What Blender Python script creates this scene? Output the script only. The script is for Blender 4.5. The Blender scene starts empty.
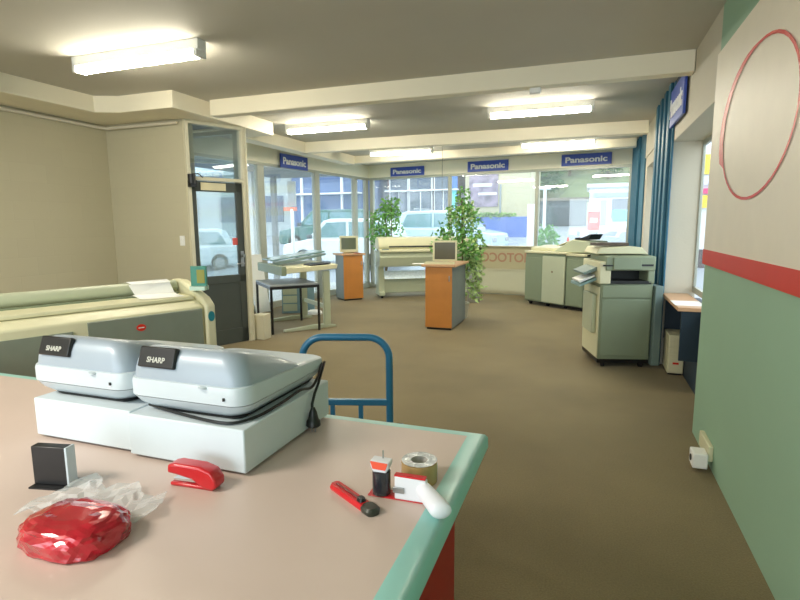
import bpy, bmesh, math, random
from math import sin, cos, pi, radians, sqrt, atan2
from mathutils import Vector, Matrix

random.seed(7)
SC = bpy.context.scene
COL = SC.collection

# ---------------------------------------------------------------- camera, sky, light, exposure
F_PX, EYE = 525.0, 1.52
PITCH, YAW, ROLL = radians(8.13), radians(19.7), radians(0.4)
fwd = Vector((-sin(YAW) * cos(PITCH), cos(YAW) * cos(PITCH), -sin(PITCH)))
rt = Vector((cos(YAW), sin(YAW), 0)); up = rt.cross(fwd)
rt2 = rt * cos(ROLL) - up * sin(ROLL); up2 = rt * sin(ROLL) + up * cos(ROLL)
cam_d = bpy.data.cameras.new('camera'); cam_d.sensor_width = 36; cam_d.lens = F_PX / 800 * 36
cam_d.clip_start = 0.05; cam_d.clip_end = 400
cam = bpy.data.objects.new('camera', cam_d); COL.objects.link(cam)
cam.matrix_world = Matrix(((rt2.x, up2.x, -fwd.x, 0), (rt2.y, up2.y, -fwd.y, 0), (rt2.z, up2.z, -fwd.z, EYE), (0, 0, 0, 1)))
SC.camera = cam

world = bpy.data.worlds.new('overcast_sky'); SC.world = world; world.use_nodes = True
bg = world.node_tree.nodes['Background']; bg.inputs[0].default_value = (0.86, 0.94, 1.0, 1); bg.inputs[1].default_value = 1.55

TUBE_STRENGTH = 33.0
def area(name, loc, rot, sx, sy, power, color):
    d = bpy.data.lights.new(name, 'AREA'); d.shape = 'RECTANGLE'; d.size = sx; d.size_y = sy
    d.energy = power; d.color = color
    o = bpy.data.objects.new(name, d); COL.objects.link(o); o.location = loc; o.rotation_euler = rot
    return o
# added fill lamps behind the camera, a cool upright panel and a warm overhead one
area('rear_cool_fill', (-2.2, -3.7, 1.6), (radians(90), 0, 0), 5.6, 2.2, 92, (0.80, 0.91, 1.0))
area('rear_warm_fill', (-2.6, -0.6, 2.85), (0, 0, 0), 1.3, 0.6, 52, (1.0, 0.94, 0.82))

vs = SC.view_settings
vs.view_transform = 'Standard'; vs.look = 'None'; vs.gamma = 1.0; vs.exposure = 1.1; vs.use_curve_mapping = False

# ---------------------------------------------------------------- helpers
MATS = {}
def srgb(c):
    return tuple((x / 255 / 12.92) if x / 255 <= 0.04045 else ((x / 255 + 0.055) / 1.055) ** 2.4 for x in c)

def mat(name, rgb, rough=0.5, metal=0.0, var=0.06, vscale=6.0, bump=0.0, bscale=200.0, emit=0.0, coat=0.0):
    if name in MATS: return MATS[name]
    m = bpy.data.materials.new(name); m.use_nodes = True; nt = m.node_tree
    b = nt.nodes['Principled BSDF']; c = srgb(rgb)
    b.inputs['Roughness'].default_value = rough; b.inputs['Metallic'].default_value = metal
    if coat: b.inputs['Coat Weight'].default_value = coat
    tc = nt.nodes.new('ShaderNodeTexCoord'); nz = nt.nodes.new('ShaderNodeTexNoise')
    nz.inputs['Scale'].default_value = vscale; nz.inputs['Detail'].default_value = 4
    nt.links.new(tc.outputs['Object'], nz.inputs['Vector'])
    rp = nt.nodes.new('ShaderNodeValToRGB')
    rp.color_ramp.elements[0].position = 0.3; rp.color_ramp.elements[1].position = 0.7
    rp.color_ramp.elements[0].color = tuple(x * (1 - var) for x in c) + (1,)
    rp.color_ramp.elements[1].color = tuple(min(1, x * (1 + var)) for x in c) + (1,)
    nt.links.new(nz.outputs['Fac'], rp.inputs['Fac']); nt.links.new(rp.outputs['Color'], b.inputs['Base Color'])
    if emit:
        b.inputs['Emission Color'].default_value = c + (1,); b.inputs['Emission Strength'].default_value = emit
    if bump:
        n2 = nt.nodes.new('ShaderNodeTexNoise'); n2.inputs['Scale'].default_value = bscale; n2.inputs['Detail'].default_value = 3
        nt.links.new(tc.outputs['Object'], n2.inputs['Vector'])
        bp = nt.nodes.new('ShaderNodeBump'); bp.inputs['Strength'].default_value = bump; bp.inputs['Distance'].default_value = 0.01
        nt.links.new(n2.outputs['Fac'], bp.inputs['Height']); nt.links.new(bp.outputs['Normal'], b.inputs['Normal'])
    MATS[name] = m
    return m

def glass_mat(name, tint=(0.93, 0.97, 0.97), haze=0.05, refl=1.0):
    if name in MATS: return MATS[name]
    m = bpy.data.materials.new(name); m.use_nodes = True; nt = m.node_tree; nt.nodes.clear()
    out = nt.nodes.new('ShaderNodeOutputMaterial')
    tr = nt.nodes.new('ShaderNodeBsdfTransparent'); tr.inputs[0].default_value = tint + (1,)
    gl = nt.nodes.new('ShaderNodeBsdfGlossy'); gl.inputs['Roughness'].default_value = 0.02
    df = nt.nodes.new('ShaderNodeBsdfTranslucent'); df.inputs[0].default_value = (0.8, 0.85, 0.85, 1)  # translucent share puts the bright outdoor veil into the glass
    ge = nt.nodes.new('ShaderNodeNewGeometry'); dp = nt.nodes.new('ShaderNodeVectorMath'); dp.operation = 'DOT_PRODUCT'
    nt.links.new(ge.outputs['Normal'], dp.inputs[0]); nt.links.new(ge.outputs['Incoming'], dp.inputs[1])
    def mth(op, a, b=None):
        n = nt.nodes.new('ShaderNodeMath'); n.operation = op
        for k, v in ((0, a), (1, b)):
            if v is None: continue
            if isinstance(v, (int, float)): n.inputs[k].default_value = v
            else: nt.links.new(v, n.inputs[k])
        return n.outputs[0]
    cs = mth('ABSOLUTE', dp.outputs['Value']); f5 = mth('POWER', mth('SUBTRACT', 1.0, cs), 5.0)
    mmo = mth('ADD', mth('MULTIPLY', f5, .9 * refl), .05 * refl)
    m1 = nt.nodes.new('ShaderNodeMixShader'); nz = nt.nodes.new('ShaderNodeTexNoise'); nz.inputs['Scale'].default_value = 3
    m2 = nt.nodes.new('ShaderNodeMixShader'); m3 = nt.nodes.new('ShaderNodeMath'); m3.operation = 'MULTIPLY'; m3.inputs[1].default_value = haze * 2
    nt.links.new(nz.outputs['Fac'], m3.inputs[0]); nt.links.new(m3.outputs[0], m1.inputs[0])
    nt.links.new(tr.outputs[0], m1.inputs[1]); nt.links.new(df.outputs[0], m1.inputs[2])
    nt.links.new(mmo, m2.inputs[0]); nt.links.new(m1.outputs[0], m2.inputs[1]); nt.links.new(gl.outputs[0], m2.inputs[2])
    nt.links.new(m2.outputs[0], out.inputs[0])
    MATS[name] = m
    return m

def film_mat(name, rgb, alpha):
    m = bpy.data.materials.new(name); m.use_nodes = True; nt = m.node_tree; nt.nodes.clear()
    out = nt.nodes.new('ShaderNodeOutputMaterial'); c = srgb(rgb) + (1,)
    tr = nt.nodes.new('ShaderNodeBsdfTransparent'); tl = nt.nodes.new('ShaderNodeBsdfTranslucent'); tl.inputs[0].default_value = c
    d = nt.nodes.new('ShaderNodeBsdfDiffuse'); d.inputs[0].default_value = c
    a = nt.nodes.new('ShaderNodeMixShader'); a.inputs[0].default_value = 0.6
    b = nt.nodes.new('ShaderNodeMixShader'); b.inputs[0].default_value = alpha
    nt.links.new(tl.outputs[0], a.inputs[1]); nt.links.new(d.outputs[0], a.inputs[2])
    nt.links.new(tr.outputs[0], b.inputs[1]); nt.links.new(a.outputs[0], b.inputs[2]); nt.links.new(b.outputs[0], out.inputs[0])
    MATS[name] = m
    return m

class MB:
    def __init__(s): s.bm = bmesh.new()
    def _xf(s, vs, M):
        if M is not None:
            for v in vs: v.co = M @ v.co
    def box(s, x0, x1, y0, y1, z0, z1, M=None):
        vs = [s.bm.verts.new((x, y, z)) for x in (x0, x1) for y in (y0, y1) for z in (z0, z1)]
        for f in ((0, 1, 3, 2), (4, 6, 7, 5), (0, 4, 5, 1), (2, 3, 7, 6), (0, 2, 6, 4), (1, 5, 7, 3)):
            s.bm.faces.new([vs[i] for i in f])
        s._xf(vs, M); return s
    def prism(s, pts, a0, a1, axis='x', M=None):
        def P(p, a): return {'x': (a, p[0], p[1]), 'y': (p[0], a, p[1]), 'z': (p[0], p[1], a)}[axis]
        A = [s.bm.verts.new(P(p, a0)) for p in pts]; B = [s.bm.verts.new(P(p, a1)) for p in pts]
        n = len(pts); s.bm.faces.new(A[::-1]); s.bm.faces.new(B)
        for i in range(n): s.bm.faces.new((A[i], A[(i + 1) % n], B[(i + 1) % n], B[i]))
        s._xf(A + B, M); return s
    def loft(s, rings, caps=True):
        R = [[s.bm.verts.new(p) for p in r] for r in rings]; n = len(R[0])
        for a, b in zip(R, R[1:]):
            for i in range(n): s.bm.faces.new((a[i], a[(i + 1) % n], b[(i + 1) % n], b[i]))
        if caps: s.bm.faces.new(R[0][::-1]); s.bm.faces.new(R[-1])
        return s
    def lathe(s, prof, c=(0, 0, 0), n=24, M=None):
        rings = []
        for r, z in prof:
            rings.append([Vector((c[0] + max(r, 1e-4) * cos(2 * pi * k / n), c[1] + max(r, 1e-4) * sin(2 * pi * k / n), c[2] + z)) for k in range(n)])
        if M is not None: rings = [[M @ p for p in r] for r in rings]
        return s.loft(rings)
    def cyl(s, p0, p1, r, n=16, r1=None):
        return s.tube([p0, p1], r, n, r1)
    def tube(s, pts, r, n=10, r1=None):
        pts = [Vector(p) for p in pts]; rings = []; prev = None
        for i, p in enumerate(pts):
            t = (pts[min(i + 1, len(pts) - 1)] - pts[max(i - 1, 0)]).normalized()
            if prev is None:
                a = Vector((0, 0, 1)) if abs(t.z) < .9 else Vector((1, 0, 0)); x = t.cross(a).normalized()
            else: x = (prev - t * prev.dot(t)).normalized()
            prev = x; y = t.cross(x); rr = r if r1 is None else r + (r1 - r) * i / (len(pts) - 1)
            rings.append([p + x * rr * cos(2 * pi * k / n) + y * rr * sin(2 * pi * k / n) for k in range(n)])
        return s.loft(rings)
    def quad(s, *ps):
        s.bm.faces.new([s.bm.verts.new(p) for p in ps]); return s
    def build(s, name, m, parent=None, bevel=0.0, smooth=False, seg=2, kind=None):
        bmesh.ops.recalc_face_normals(s.bm, faces=s.bm.faces)
        me = bpy.data.meshes.new(name); s.bm.to_mesh(me); s.bm.free(); me.materials.append(m)
        if smooth:
            for p in me.polygons: p.use_smooth = True
            me.set_sharp_from_angle(angle=radians(40))
        o = bpy.data.objects.new(name, me); COL.objects.link(o)
        if parent is not None: o.parent = parent
        if bevel:
            b = o.modifiers.new('bevel', 'BEVEL'); b.width = bevel; b.segments = seg; b.limit_method = 'ANGLE'
            b.harden_normals = False
            if not smooth:
                for p in me.polygons: p.use_smooth = True
                me.set_sharp_from_angle(angle=radians(40))
        if kind: o['kind'] = kind
        return o

def thing(name, label, cat, loc=(0, 0, 0), rz=0.0, group=None):
    o = bpy.data.objects.new(name, None); COL.objects.link(o); o.empty_display_size = .1
    o.location = loc; o.rotation_euler = (0, 0, rz); return tag(o, label, cat, group)
def tag(o, label, cat, group=None):
    o['label'] = label; o['category'] = cat
    if group: o['group'] = group
    return o
def struct(o): o['kind'] = 'structure'; return o
def copy_tree(o, parent=None):
    c = o.copy(); COL.objects.link(c); c.parent = parent
    for ch in [x for x in bpy.data.objects if x.parent == o]: copy_tree(ch, c)
    return c

def text(name, body, size, m, parent, M, bold=0.0, depth=0.002, mirror=False, squash=1.0, fit=None):
    cu = bpy.data.curves.new(name, 'FONT'); cu.body = body; cu.size = size; cu.offset = bold; cu.extrude = depth
    cu.align_x = 'CENTER'; cu.align_y = 'CENTER'
    t = bpy.data.objects.new(name, cu); COL.objects.link(t)
    bpy.context.view_layer.update()
    me = bpy.data.meshes.new_from_object(t.evaluated_get(bpy.context.evaluated_depsgraph_get()))
    bpy.data.objects.remove(t)
    if fit:
        xs = [v.co.x for v in me.vertices]; ys = [v.co.y for v in me.vertices]
        me.transform(Matrix.Diagonal((fit[0] / (max(xs) - min(xs)), fit[1] / (max(ys) - min(ys)), 1, 1)) @ Matrix.Translation((-(max(xs) + min(xs)) / 2, -(max(ys) + min(ys)) / 2, 0)))
    S = Matrix.Diagonal((squash * (-1 if mirror else 1), 1, 1, 1)); me.transform(M @ S)
    me.materials.clear(); me.materials.append(m)
    o = bpy.data.objects.new(name, me); COL.objects.link(o); o.parent = parent
    return o
def face(loc, rz=0.0, tilt=90):     # text standing upright, readable from its local -y side
    return Matrix.Translation(loc) @ Matrix.Rotation(rz, 4, 'Z') @ Matrix.Rotation(radians(tilt), 4, 'X')

def rrect(x0, x1, y0, y1, r, z, n=5):
    pts = []
    for cx, cy, a in ((x1 - r, y1 - r, 0), (x0 + r, y1 - r, 90), (x0 + r, y0 + r, 180), (x1 - r, y0 + r, 270)):
        for k in range(n + 1):
            t = radians(a + 90 * k / n); pts.append(Vector((cx + r * cos(t), cy + r * sin(t), z)))
    return pts

# ---------------------------------------------------------------- materials
WALL = mat('painted_block_wall', (206, 198, 178), 0.7, var=.03, vscale=1.5, bump=.15, bscale=40)
CREAM = mat('cream_paint', (240, 232, 208), 0.5, var=.02, vscale=2)
CEIL = mat('ceiling_paint', (196, 193, 182), 0.75, var=.02, vscale=1.5)
FRAME = mat('cream_frame_paint', (214, 208, 182), 0.45, var=.03)
GREYFRAME = mat('aluminium_mullion', (178, 180, 166), 0.4, .2, var=.03)
GREEN = mat('green_wall_paint', (150, 184, 156), 0.6, var=.02, vscale=2)
BLUE = mat('teal_blue_paint', (46, 104, 128), 0.5, var=.04)
DARKBLUE = mat('dark_navy_paint', (32, 52, 66), 0.6)
SIGNBLUE = mat('sign_blue', (58, 84, 178), 0.4, var=.03)
SIGNRIM = mat('sign_rim', (96, 112, 168), 0.4, var=.03)
WHITE = mat('sign_white', (240, 240, 236), 0.5, var=.02)
RED = mat('sign_red', (214, 40, 16), 0.45, var=.03)
CARTON = mat('white_carton', (206, 216, 222), 0.55, var=.03, vscale=5)
GREIGE = mat('machine_greige', (186, 192, 164), 0.45, var=.02)
MCREAM = mat('machine_cream', (218, 214, 178), 0.45, var=.02)
MGREEN = mat('machine_grey_green', (134, 146, 120), 0.5, var=.02)
MBLUEGREY = mat('machine_blue_grey', (112, 132, 128), 0.5, var=.03)
DOME = mat('silver_blue_shell', (158, 170, 182), 0.42, .1, var=.02, coat=.1)
SHELL = mat('pale_shell', (196, 206, 212), 0.35, var=.02, coat=.2)
BLACK = mat('black_plastic', (22, 22, 24), 0.35, var=.1)
DARK = mat('dark_void', (26, 30, 30), 0.6)
STEEL = mat('brushed_steel', (170, 172, 172), 0.3, .85, var=.05)
REDPL = mat('red_plastic', (200, 22, 34), 0.28, var=.05, coat=.4)
ORANGEWOOD = mat('beech_laminate', (200, 132, 62), 0.4, var=.08, vscale=3)
PINKWOOD = mat('beech_top', (208, 164, 124), 0.4, var=.06, vscale=3)
PODGREY = mat('podium_grey', (120, 128, 124), 0.5)
PAPER = mat('paper', (244, 244, 240), 0.6, var=.01)
SCREEN = mat('dull_screen', (98, 96, 78), 0.15, var=.04)
TROLLEY = mat('blue_enamel', (38, 116, 158), 0.35, var=.08, coat=.3)
LEAF = mat('leaf_green', (112, 168, 84), 0.5, var=.35, vscale=9)
LEAF2 = mat('variegated_leaf', (180, 206, 134), 0.5, var=.4, vscale=12)
STEM = mat('plant_stem', (110, 92, 60), 0.7)
CHROME = mat('chrome', (210, 210, 210), 0.12, 1.0, var=.01)
RUBBER = mat('rubber', (20, 20, 22), 0.7)

def carpet_mat():
    m = bpy.data.materials.new('brown_carpet'); m.use_nodes = True; nt = m.node_tree; b = nt.nodes['Principled BSDF']
    b.inputs['Roughness'].default_value = .8; b.inputs['Specular IOR Level'].default_value = .3; b.inputs['Sheen Weight'].default_value = .1; b.inputs['Sheen Roughness'].default_value = .5
    tc = nt.nodes.new('ShaderNodeTexCoord')
    a = nt.nodes.new('ShaderNodeTexNoise'); a.inputs['Scale'].default_value = .9; a.inputs['Detail'].default_value = 5
    f = nt.nodes.new('ShaderNodeTexNoise'); f.inputs['Scale'].default_value = 120; f.inputs['Detail'].default_value = 4
    for n in (a, f): nt.links.new(tc.outputs['Object'], n.inputs['Vector'])
    r = nt.nodes.new('ShaderNodeValToRGB'); r.color_ramp.elements[0].position = .35; r.color_ramp.elements[1].position = .65
    r.color_ramp.elements[0].color = srgb((128, 113, 77)) + (1,); r.color_ramp.elements[1].color = srgb((143, 127, 88)) + (1,)
    nt.links.new(a.outputs['Fac'], r.inputs['Fac'])
    mx = nt.nodes.new('ShaderNodeMixRGB'); mx.blend_type = 'MULTIPLY'; mx.inputs[0].default_value = .6
    r2 = nt.nodes.new('ShaderNodeValToRGB'); r2.color_ramp.elements[0].position = .3; r2.color_ramp.elements[1].position = .7
    r2.color_ramp.elements[0].color = (.6, .6, .6, 1); r2.color_ramp.elements[1].color = (1, 1, 1, 1)
    nt.links.new(f.outputs['Fac'], r2.inputs['Fac']); nt.links.new(r.outputs['Color'], mx.inputs[1]); nt.links.new(r2.outputs['Color'], mx.inputs[2])
    nt.links.new(mx.outputs[0], b.inputs['Base Color'])
    bp = nt.nodes.new('ShaderNodeBump'); bp.inputs['Strength'].default_value = .5; bp.inputs['Distance'].default_value = .006
    nt.links.new(f.outputs['Fac'], bp.inputs['Height']); nt.links.new(bp.outputs['Normal'], b.inputs['Normal'])
    return m
CARPET = carpet_mat()
def block_mat():
    m = bpy.data.materials.new('painted_block'); m.use_nodes = True; nt = m.node_tree; b = nt.nodes['Principled BSDF']
    b.inputs['Roughness'].default_value = .55
    tc = nt.nodes.new('ShaderNodeTexCoord'); sx = nt.nodes.new('ShaderNodeSeparateXYZ'); ad = nt.nodes.new('ShaderNodeMath'); ad.operation = 'ADD'
    cb = nt.nodes.new('ShaderNodeCombineXYZ')
    nt.links.new(tc.outputs['Object'], sx.inputs[0]); nt.links.new(sx.outputs[0], ad.inputs[0]); nt.links.new(sx.outputs[1], ad.inputs[1])
    nt.links.new(ad.outputs[0], cb.inputs[0]); nt.links.new(sx.outputs[2], cb.inputs[1])
    br = nt.nodes.new('ShaderNodeTexBrick'); br.inputs['Scale'].default_value = 1.0
    br.inputs['Brick Width'].default_value = .4; br.inputs['Row Height'].default_value = .2; br.inputs['Mortar Size'].default_value = .006
    br.inputs['Mortar Smooth'].default_value = .8
    c = srgb((194, 187, 160))
    br.inputs['Color1'].default_value = c + (1,); br.inputs['Color2'].default_value = tuple(x * .97 for x in c) + (1,); br.inputs['Mortar'].default_value = tuple(x * .965 for x in c) + (1,)
    nt.links.new(cb.outputs[0], br.inputs['Vector']); nt.links.new(br.outputs['Color'], b.inputs['Base Color'])
    bp = nt.nodes.new('ShaderNodeBump'); bp.inputs['Strength'].default_value = .12; bp.inputs['Distance'].default_value = .008; bp.invert = True
    nt.links.new(br.outputs['Fac'], bp.inputs['Height']); nt.links.new(bp.outputs['Normal'], b.inputs['Normal'])
    return m
BLOCK = block_mat()
GLASS = glass_mat('shop_glass', (.93, .97, .98), .09, 1.3)

# ---------------------------------------------------------------- room shell
CZ, SZ = 2.935, 2.76                  # ceiling, underside of beams
RX = 0.775                            # face of the right wall
CB = Vector((-5.1, 11.98, 0)); CA = Vector((-5.85, 6.0, 0)); CR = Vector((RX, 11.2, 0)); CR2 = Vector((1.25, 11.14, 0))
DL = Vector((-4.52, 5.13, 0)); DR = Vector((-4.22, 5.85, 0))      # door wall ends
P_L = MB()
struct(MB().prism([(-5.75, -4), (2.4, -4), (2.4, 11.0), (CB.x, CB.y), (CA.x, CA.y), (-5.75, 5.3)], -.12, 0, 'z').build('floor', CARPET))
struct(MB().prism([(-5.75, -4), (1.4, -4), (1.4, 11.14), (CB.x, CB.y), (CA.x, CA.y), (-5.75, 5.3)], CZ, CZ + .2, 'z').build('ceiling', CEIL))
struct(MB().box(-5.85, -5.7, -4, 5.13, 0, CZ).build('wall_left', BLOCK))
struct(MB().box(-5.85, -4.52, 5.13, 5.3, 0, CZ).build('wall_far_left', BLOCK))
struct(MB().box(-5.85, 1.4, -4.15, -4, 0, CZ).build('wall_rear', WALL))

# beams and bulkheads below the ceiling
def beam(n, pts, z0=SZ, m=CREAM):
    return struct(MB().prism(pts, z0, CZ + .01, 'z').build('trim_%d' % n, m, bevel=.008))
beam(1, [(-4.11, 5.12), (.77, 5.12), (.77, 5.26), (-4.11, 5.26)])
beam(2, [(-5.7, -4), (-5.2, -4), (-5.14, 4.5), (-4.9, 4.61), (-4.17, 4.61), (-4.17, 6.5), (-4.62, 6.5), (-4.52, 5.13), (-5.7, 5.13)])
beam(3, [(-4.75, 8.2), (.72, 8.25), (.72, 8.41), (-4.75, 8.36)])
beam(4, [(-4.9, 6.5), (-4.66, 6.5), (-4.62, 10.2), (-4.85, 10.2)])
beam(5, [(-4.75, 10.2), (-3.1, 10.15), (.69, 9.83), (.69, 10.01), (-3.1, 10.33), (-4.75, 10.38)], 2.79)
# dark pipe in the corner under the left bulkhead
struct(MB().tube([(-5.68, -4, 2.72), (-5.68, 4.95, 2.72), (-5.6, 5.06, 2.71), (-4.56, 5.10, 2.72)], .02).build('trim_6', WALL, smooth=True))

# right wall: green near pier, two deep window bays, blue fluted pier
def rbox(name, y0, y1, z0, z1, m, x1=1.4, x0=RX): return struct(MB().box(x0, x1, y0, y1, z0, z1).build(name, m))
rbox('wall_right', -4, 4.19, 0, CZ, GREEN, x1=1.12)
rbox('wall_right_lintel', 4.19, 10.9, 2.345, CZ, WALL, x1=1.12)
rbox('wall_right_pier', 6.2, 7.45, 0, 2.345, WALL, x1=1.075)
rbox('wall_right_end', 8.75, 11.2, 0, 2.345, WALL, x1=1.12)
# teal cladding with flutes on the pier and over the end
fl = MB().box(RX - .02, RX, 6.12, 7.5, 0, CZ)
for k in range(4): fl.box(RX - .05, RX - .02, 6.2 + k * .36, 6.36 + k * .36, 0, CZ)
struct(fl.build('trim_7', BLUE, bevel=.006))
fl = MB().box(RX - .02, RX, 9.0, 11.15, 0, CZ)
for k in range(6): fl.box(RX - .06, RX - .02, 9.75 + k * .25, 9.86 + k * .25, 0, CZ)
struct(fl.build('trim_8', BLUE, bevel=.006))
struct(MB().box(RX - .012, RX, 7.5, 9.0, 2.5, CZ).build('trim_9', WALL))
struct(MB().box(RX - .012, RX, 5.15, 6.12, 2.86, CZ).build('trim_10', DARKBLUE))
struct(MB().box(.95, 1.12, 4.19, 6.2, 0, .74).build('wall_right_dado', DARKBLUE))
struct(MB().box(.95, 1.28, 7.45, 8.75, 0, .9).build('wall_right_sill', BLUE))

def glazing(n, a, b, z0, z1, stops, head=None, mm=GREYFRAME, w=.055, d=.09, foot=.06):
    """window wall from point a to b (2D), mullions at distances stops; parts: pane, mullion, frames"""
    v = (b - a); L = v.length; rz = atan2(v.y, v.x)
    root = bpy.data.objects.new('window_%d' % n, None); COL.objects.link(root); root.location = (a.x, a.y, 0); root.rotation_euler = (0, 0, rz); struct(root)
    MB().box(0, L, -d / 2, d / 2, z1 - .05, z1).build('head_frame', mm, root)
    MB().box(0, L, -d / 2, d / 2, z0, z0 + foot).build('sill_frame', mm, root)
    for s, ww in stops: MB().box(s - ww / 2, s + ww / 2, -d / 2, d / 2, z0 + foot, z1 - .05).build('mullion', mm, root, bevel=.006)
    xs = [(s, ww) for s, ww in stops]
    for (s0, w0), (s1, w1) in zip(xs, xs[1:]):
        MB().box(s0 + w0 / 2, s1 - w1 / 2, -.004, .004, z0 + foot, z1 - .05).build('pane', GLASS, root)
    return root
HEAD = 2.64
vL = (CB - CA).normalized(); vB = (CR2 - CB).normalized()
def sL(y): return (y - CA.y) / vL.y
def sB(x): return (x - CB.x) / vB.x
LW = (CB - CA).length
W1 = glazing(1, CA, CB, 0.0, HEAD, [(.05, .1), (sL(8.17), .17), (sL(9.86), .16), (sL(11.36), .14), (LW - .1, .12)], foot=.12)
W2 = glazing(2, CB, CR2, 0.0, HEAD, [(.12, .1), (sB(-2.976), .07), (sB(-1.048), .07), (sB(.73), .09)], foot=.08)
# fascia above both window walls
FASCIA = mat('glare_cream_fascia', (250, 244, 220), .5, var=.01)  # cream lightened in the colour to stand in for window glare
def fascia(n, a, b, z0, z1, m=FASCIA, th=.06):
    v = b - a; M = Matrix.Translation((a.x, a.y, 0)) @ Matrix.Rotation(atan2(v.y, v.x), 4, 'Z')
    return struct(MB().box(0, v.length, -th, th, z0, z1, M).build('trim_%d' % n, m, bevel=.006))
fascia(11, CA, CB, HEAD, CZ); fascia(12, CB, CR2, HEAD, CZ)
# bay windows of the right wall
GLASS_SHOP = GLASS; GLASS = glass_mat('bay_glass', (.95, .97, .98), .03, .25)
W3 = glazing(3, Vector((1.065, 6.2, 0)), Vector((1.065, 4.19, 0)), .80, 2.345, [(.01, .02), (1.0, .04), (2.0, .02)], d=.03)
W4 = glazing(4, Vector((1.15, 8.75, 0)), Vector((1.15, 7.45, 0)), .9, 2.345, [(.03, .06), (1.27, .06)])

GLASS = GLASS_SHOP
# frosted lower panels of the back window, with the shop's lettering read from inside
FILM = film_mat('beige_window_film', (206, 196, 162), .93)
FILM2 = film_mat('pale_window_film', (222, 216, 190), .93)
s0, s1 = sB(-2.3), sB(.69)
MB().box(s0, s1, -.055, -.035, .56, 1.04).build('film_panel', FILM, W2)
MB().box(s0, s1, -.055, -.035, .02, .535).build('lower_film_panel', FILM2, W2)
MB().box(s0, s1, -.07, -.02, .535, .56).build('transom_rail', FRAME, W2)
MB().box(s0, s1, -.10, .03, 1.04, 1.06).build('sill_board', FRAME, W2)
LETTER = mat('faded_red_lettering', (186, 140, 116), .6, var=.05)
text('lettering', 'PHOTOCOPY', .27, LETTER, W2, face((sB(-1.74), -.060, .80)), bold=.006, mirror=True, squash=.95)

# ---------------------------------------------------------------- door wall
vD = (DR - DL); LD = vD.length; rzD = atan2(vD.y, vD.x)
def door():
    root = bpy.data.objects.new('door_1', None); COL.objects.link(root); root.location = (DL.x, DL.y, 0); root.rotation_euler = (0, 0, rzD); struct(root)
    # outer frame and transom
    for x0, x1 in ((0, .045), (LD - .05, LD)): MB().box(x0, x1, -.05, .05, 0, SZ).build('jamb', FRAME, root, bevel=.004)
    MB().box(.045, LD - .05, -.05, .05, SZ - .04, SZ).build('head', FRAME, root)
    MB().box(.045, LD - .05, -.05, .05, 2.07, 2.11).build('transom_bar', FRAME, root)
    MB().box(.045, LD - .05, -.004, .004, 2.11, SZ - .04).build('transom_pane', glass_mat('transom_glass', (.9, .95, .97), .04, 3.0), root)
    DG = mat('door_dark_green_grey', (66, 72, 66), .5, var=.04)
    d = MB(); x0, x1 = .048, LD - .053
    d.box(x0, x0 + .06, -.022, .022, .01, 2.06).box(x1 - .09, x1, -.022, .022, .01, 2.06)
    d.box(x0, x1, -.022, .022, 1.94, 2.06).box(x0, x1, -.022, .022, .80, .90).box(x0, x1, -.022, .022, .01, .2)
    leaf = d.build('door_leaf', DG, root, bevel=.004)
    MB().box(x0 + .06, x1 - .09, -.012, .012, .2, .8).build('lower_panel', DG, leaf)
    MB().box(x0 + .06, x1 - .09, -.004, .004, .9, 1.94).build('door_pane', GLASS, leaf)
    MB().box(x0 + .12, x0 + .45, -.03, -.023, 1.955, 2.045).build('push_notice', mat('cream_card', (222, 212, 176), .6), leaf)
    MB().box(x1 - .16, x1 - .09, -.008, -.005, 1.28, 1.37).build('red_sticker', mat('sticker_red', (222, 96, 90), .5), leaf)
    h = MB().box(x1 - .065, x1 - .02, -.03, -.022, 1.0, 1.2).cyl((x1 - .04, -.03, 1.14), (x1 - .04, -.075, 1.14), .02)
    h.cyl((x1 - .04, -.03, 1.04), (x1 - .04, -.06, 1.04), .012).cyl((x1 - .04, -.055, 1.04), (x1 - .14, -.055, 1.04), .009)
    h.build('door_handle', STEEL, leaf, smooth=True)
    c = MB().cyl((.03, -.09, 2.02), (.03, -.09, 2.13), .045).box(.0, .08, -.12, -.04, 1.98, 2.06).tube([(.03, -.09, 2.13), (.12, -.08, 2.14), (.22, -.03, 2.09)], .008)
    c.build('door_closer', BLACK, root, bevel=.004)
    return root
door()
# thick post between the door and the window bay, with the glazed return behind it
struct(MB().box(0, .02, -.06, .1, 0, SZ, Matrix.Translation((DR.x, DR.y, 0)) @ Matrix.Rotation(rzD, 4, 'Z')).build('trim_13', FRAME, bevel=.006))
struct(MB().box(-4.22, -4.05, 5.90, 6.06, 0, .34).build('trim_17', FRAME, bevel=.006))
W5 = glazing(5, Vector((CA.x, CA.y, 0)), Vector((DR.x - .1, DR.y + .13, 0)), 0, SZ, [(.04, .08), (1.45, .08)])
struct(MB().box(CA.x - .1, DR.x - .1, 5.85, 6.15, SZ, CZ).build('trim_14', CREAM))
bpy.data.objects.remove(P_L.bm and bpy.data.objects.new('x', None) or None) if False else P_L.bm.free()

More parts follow.
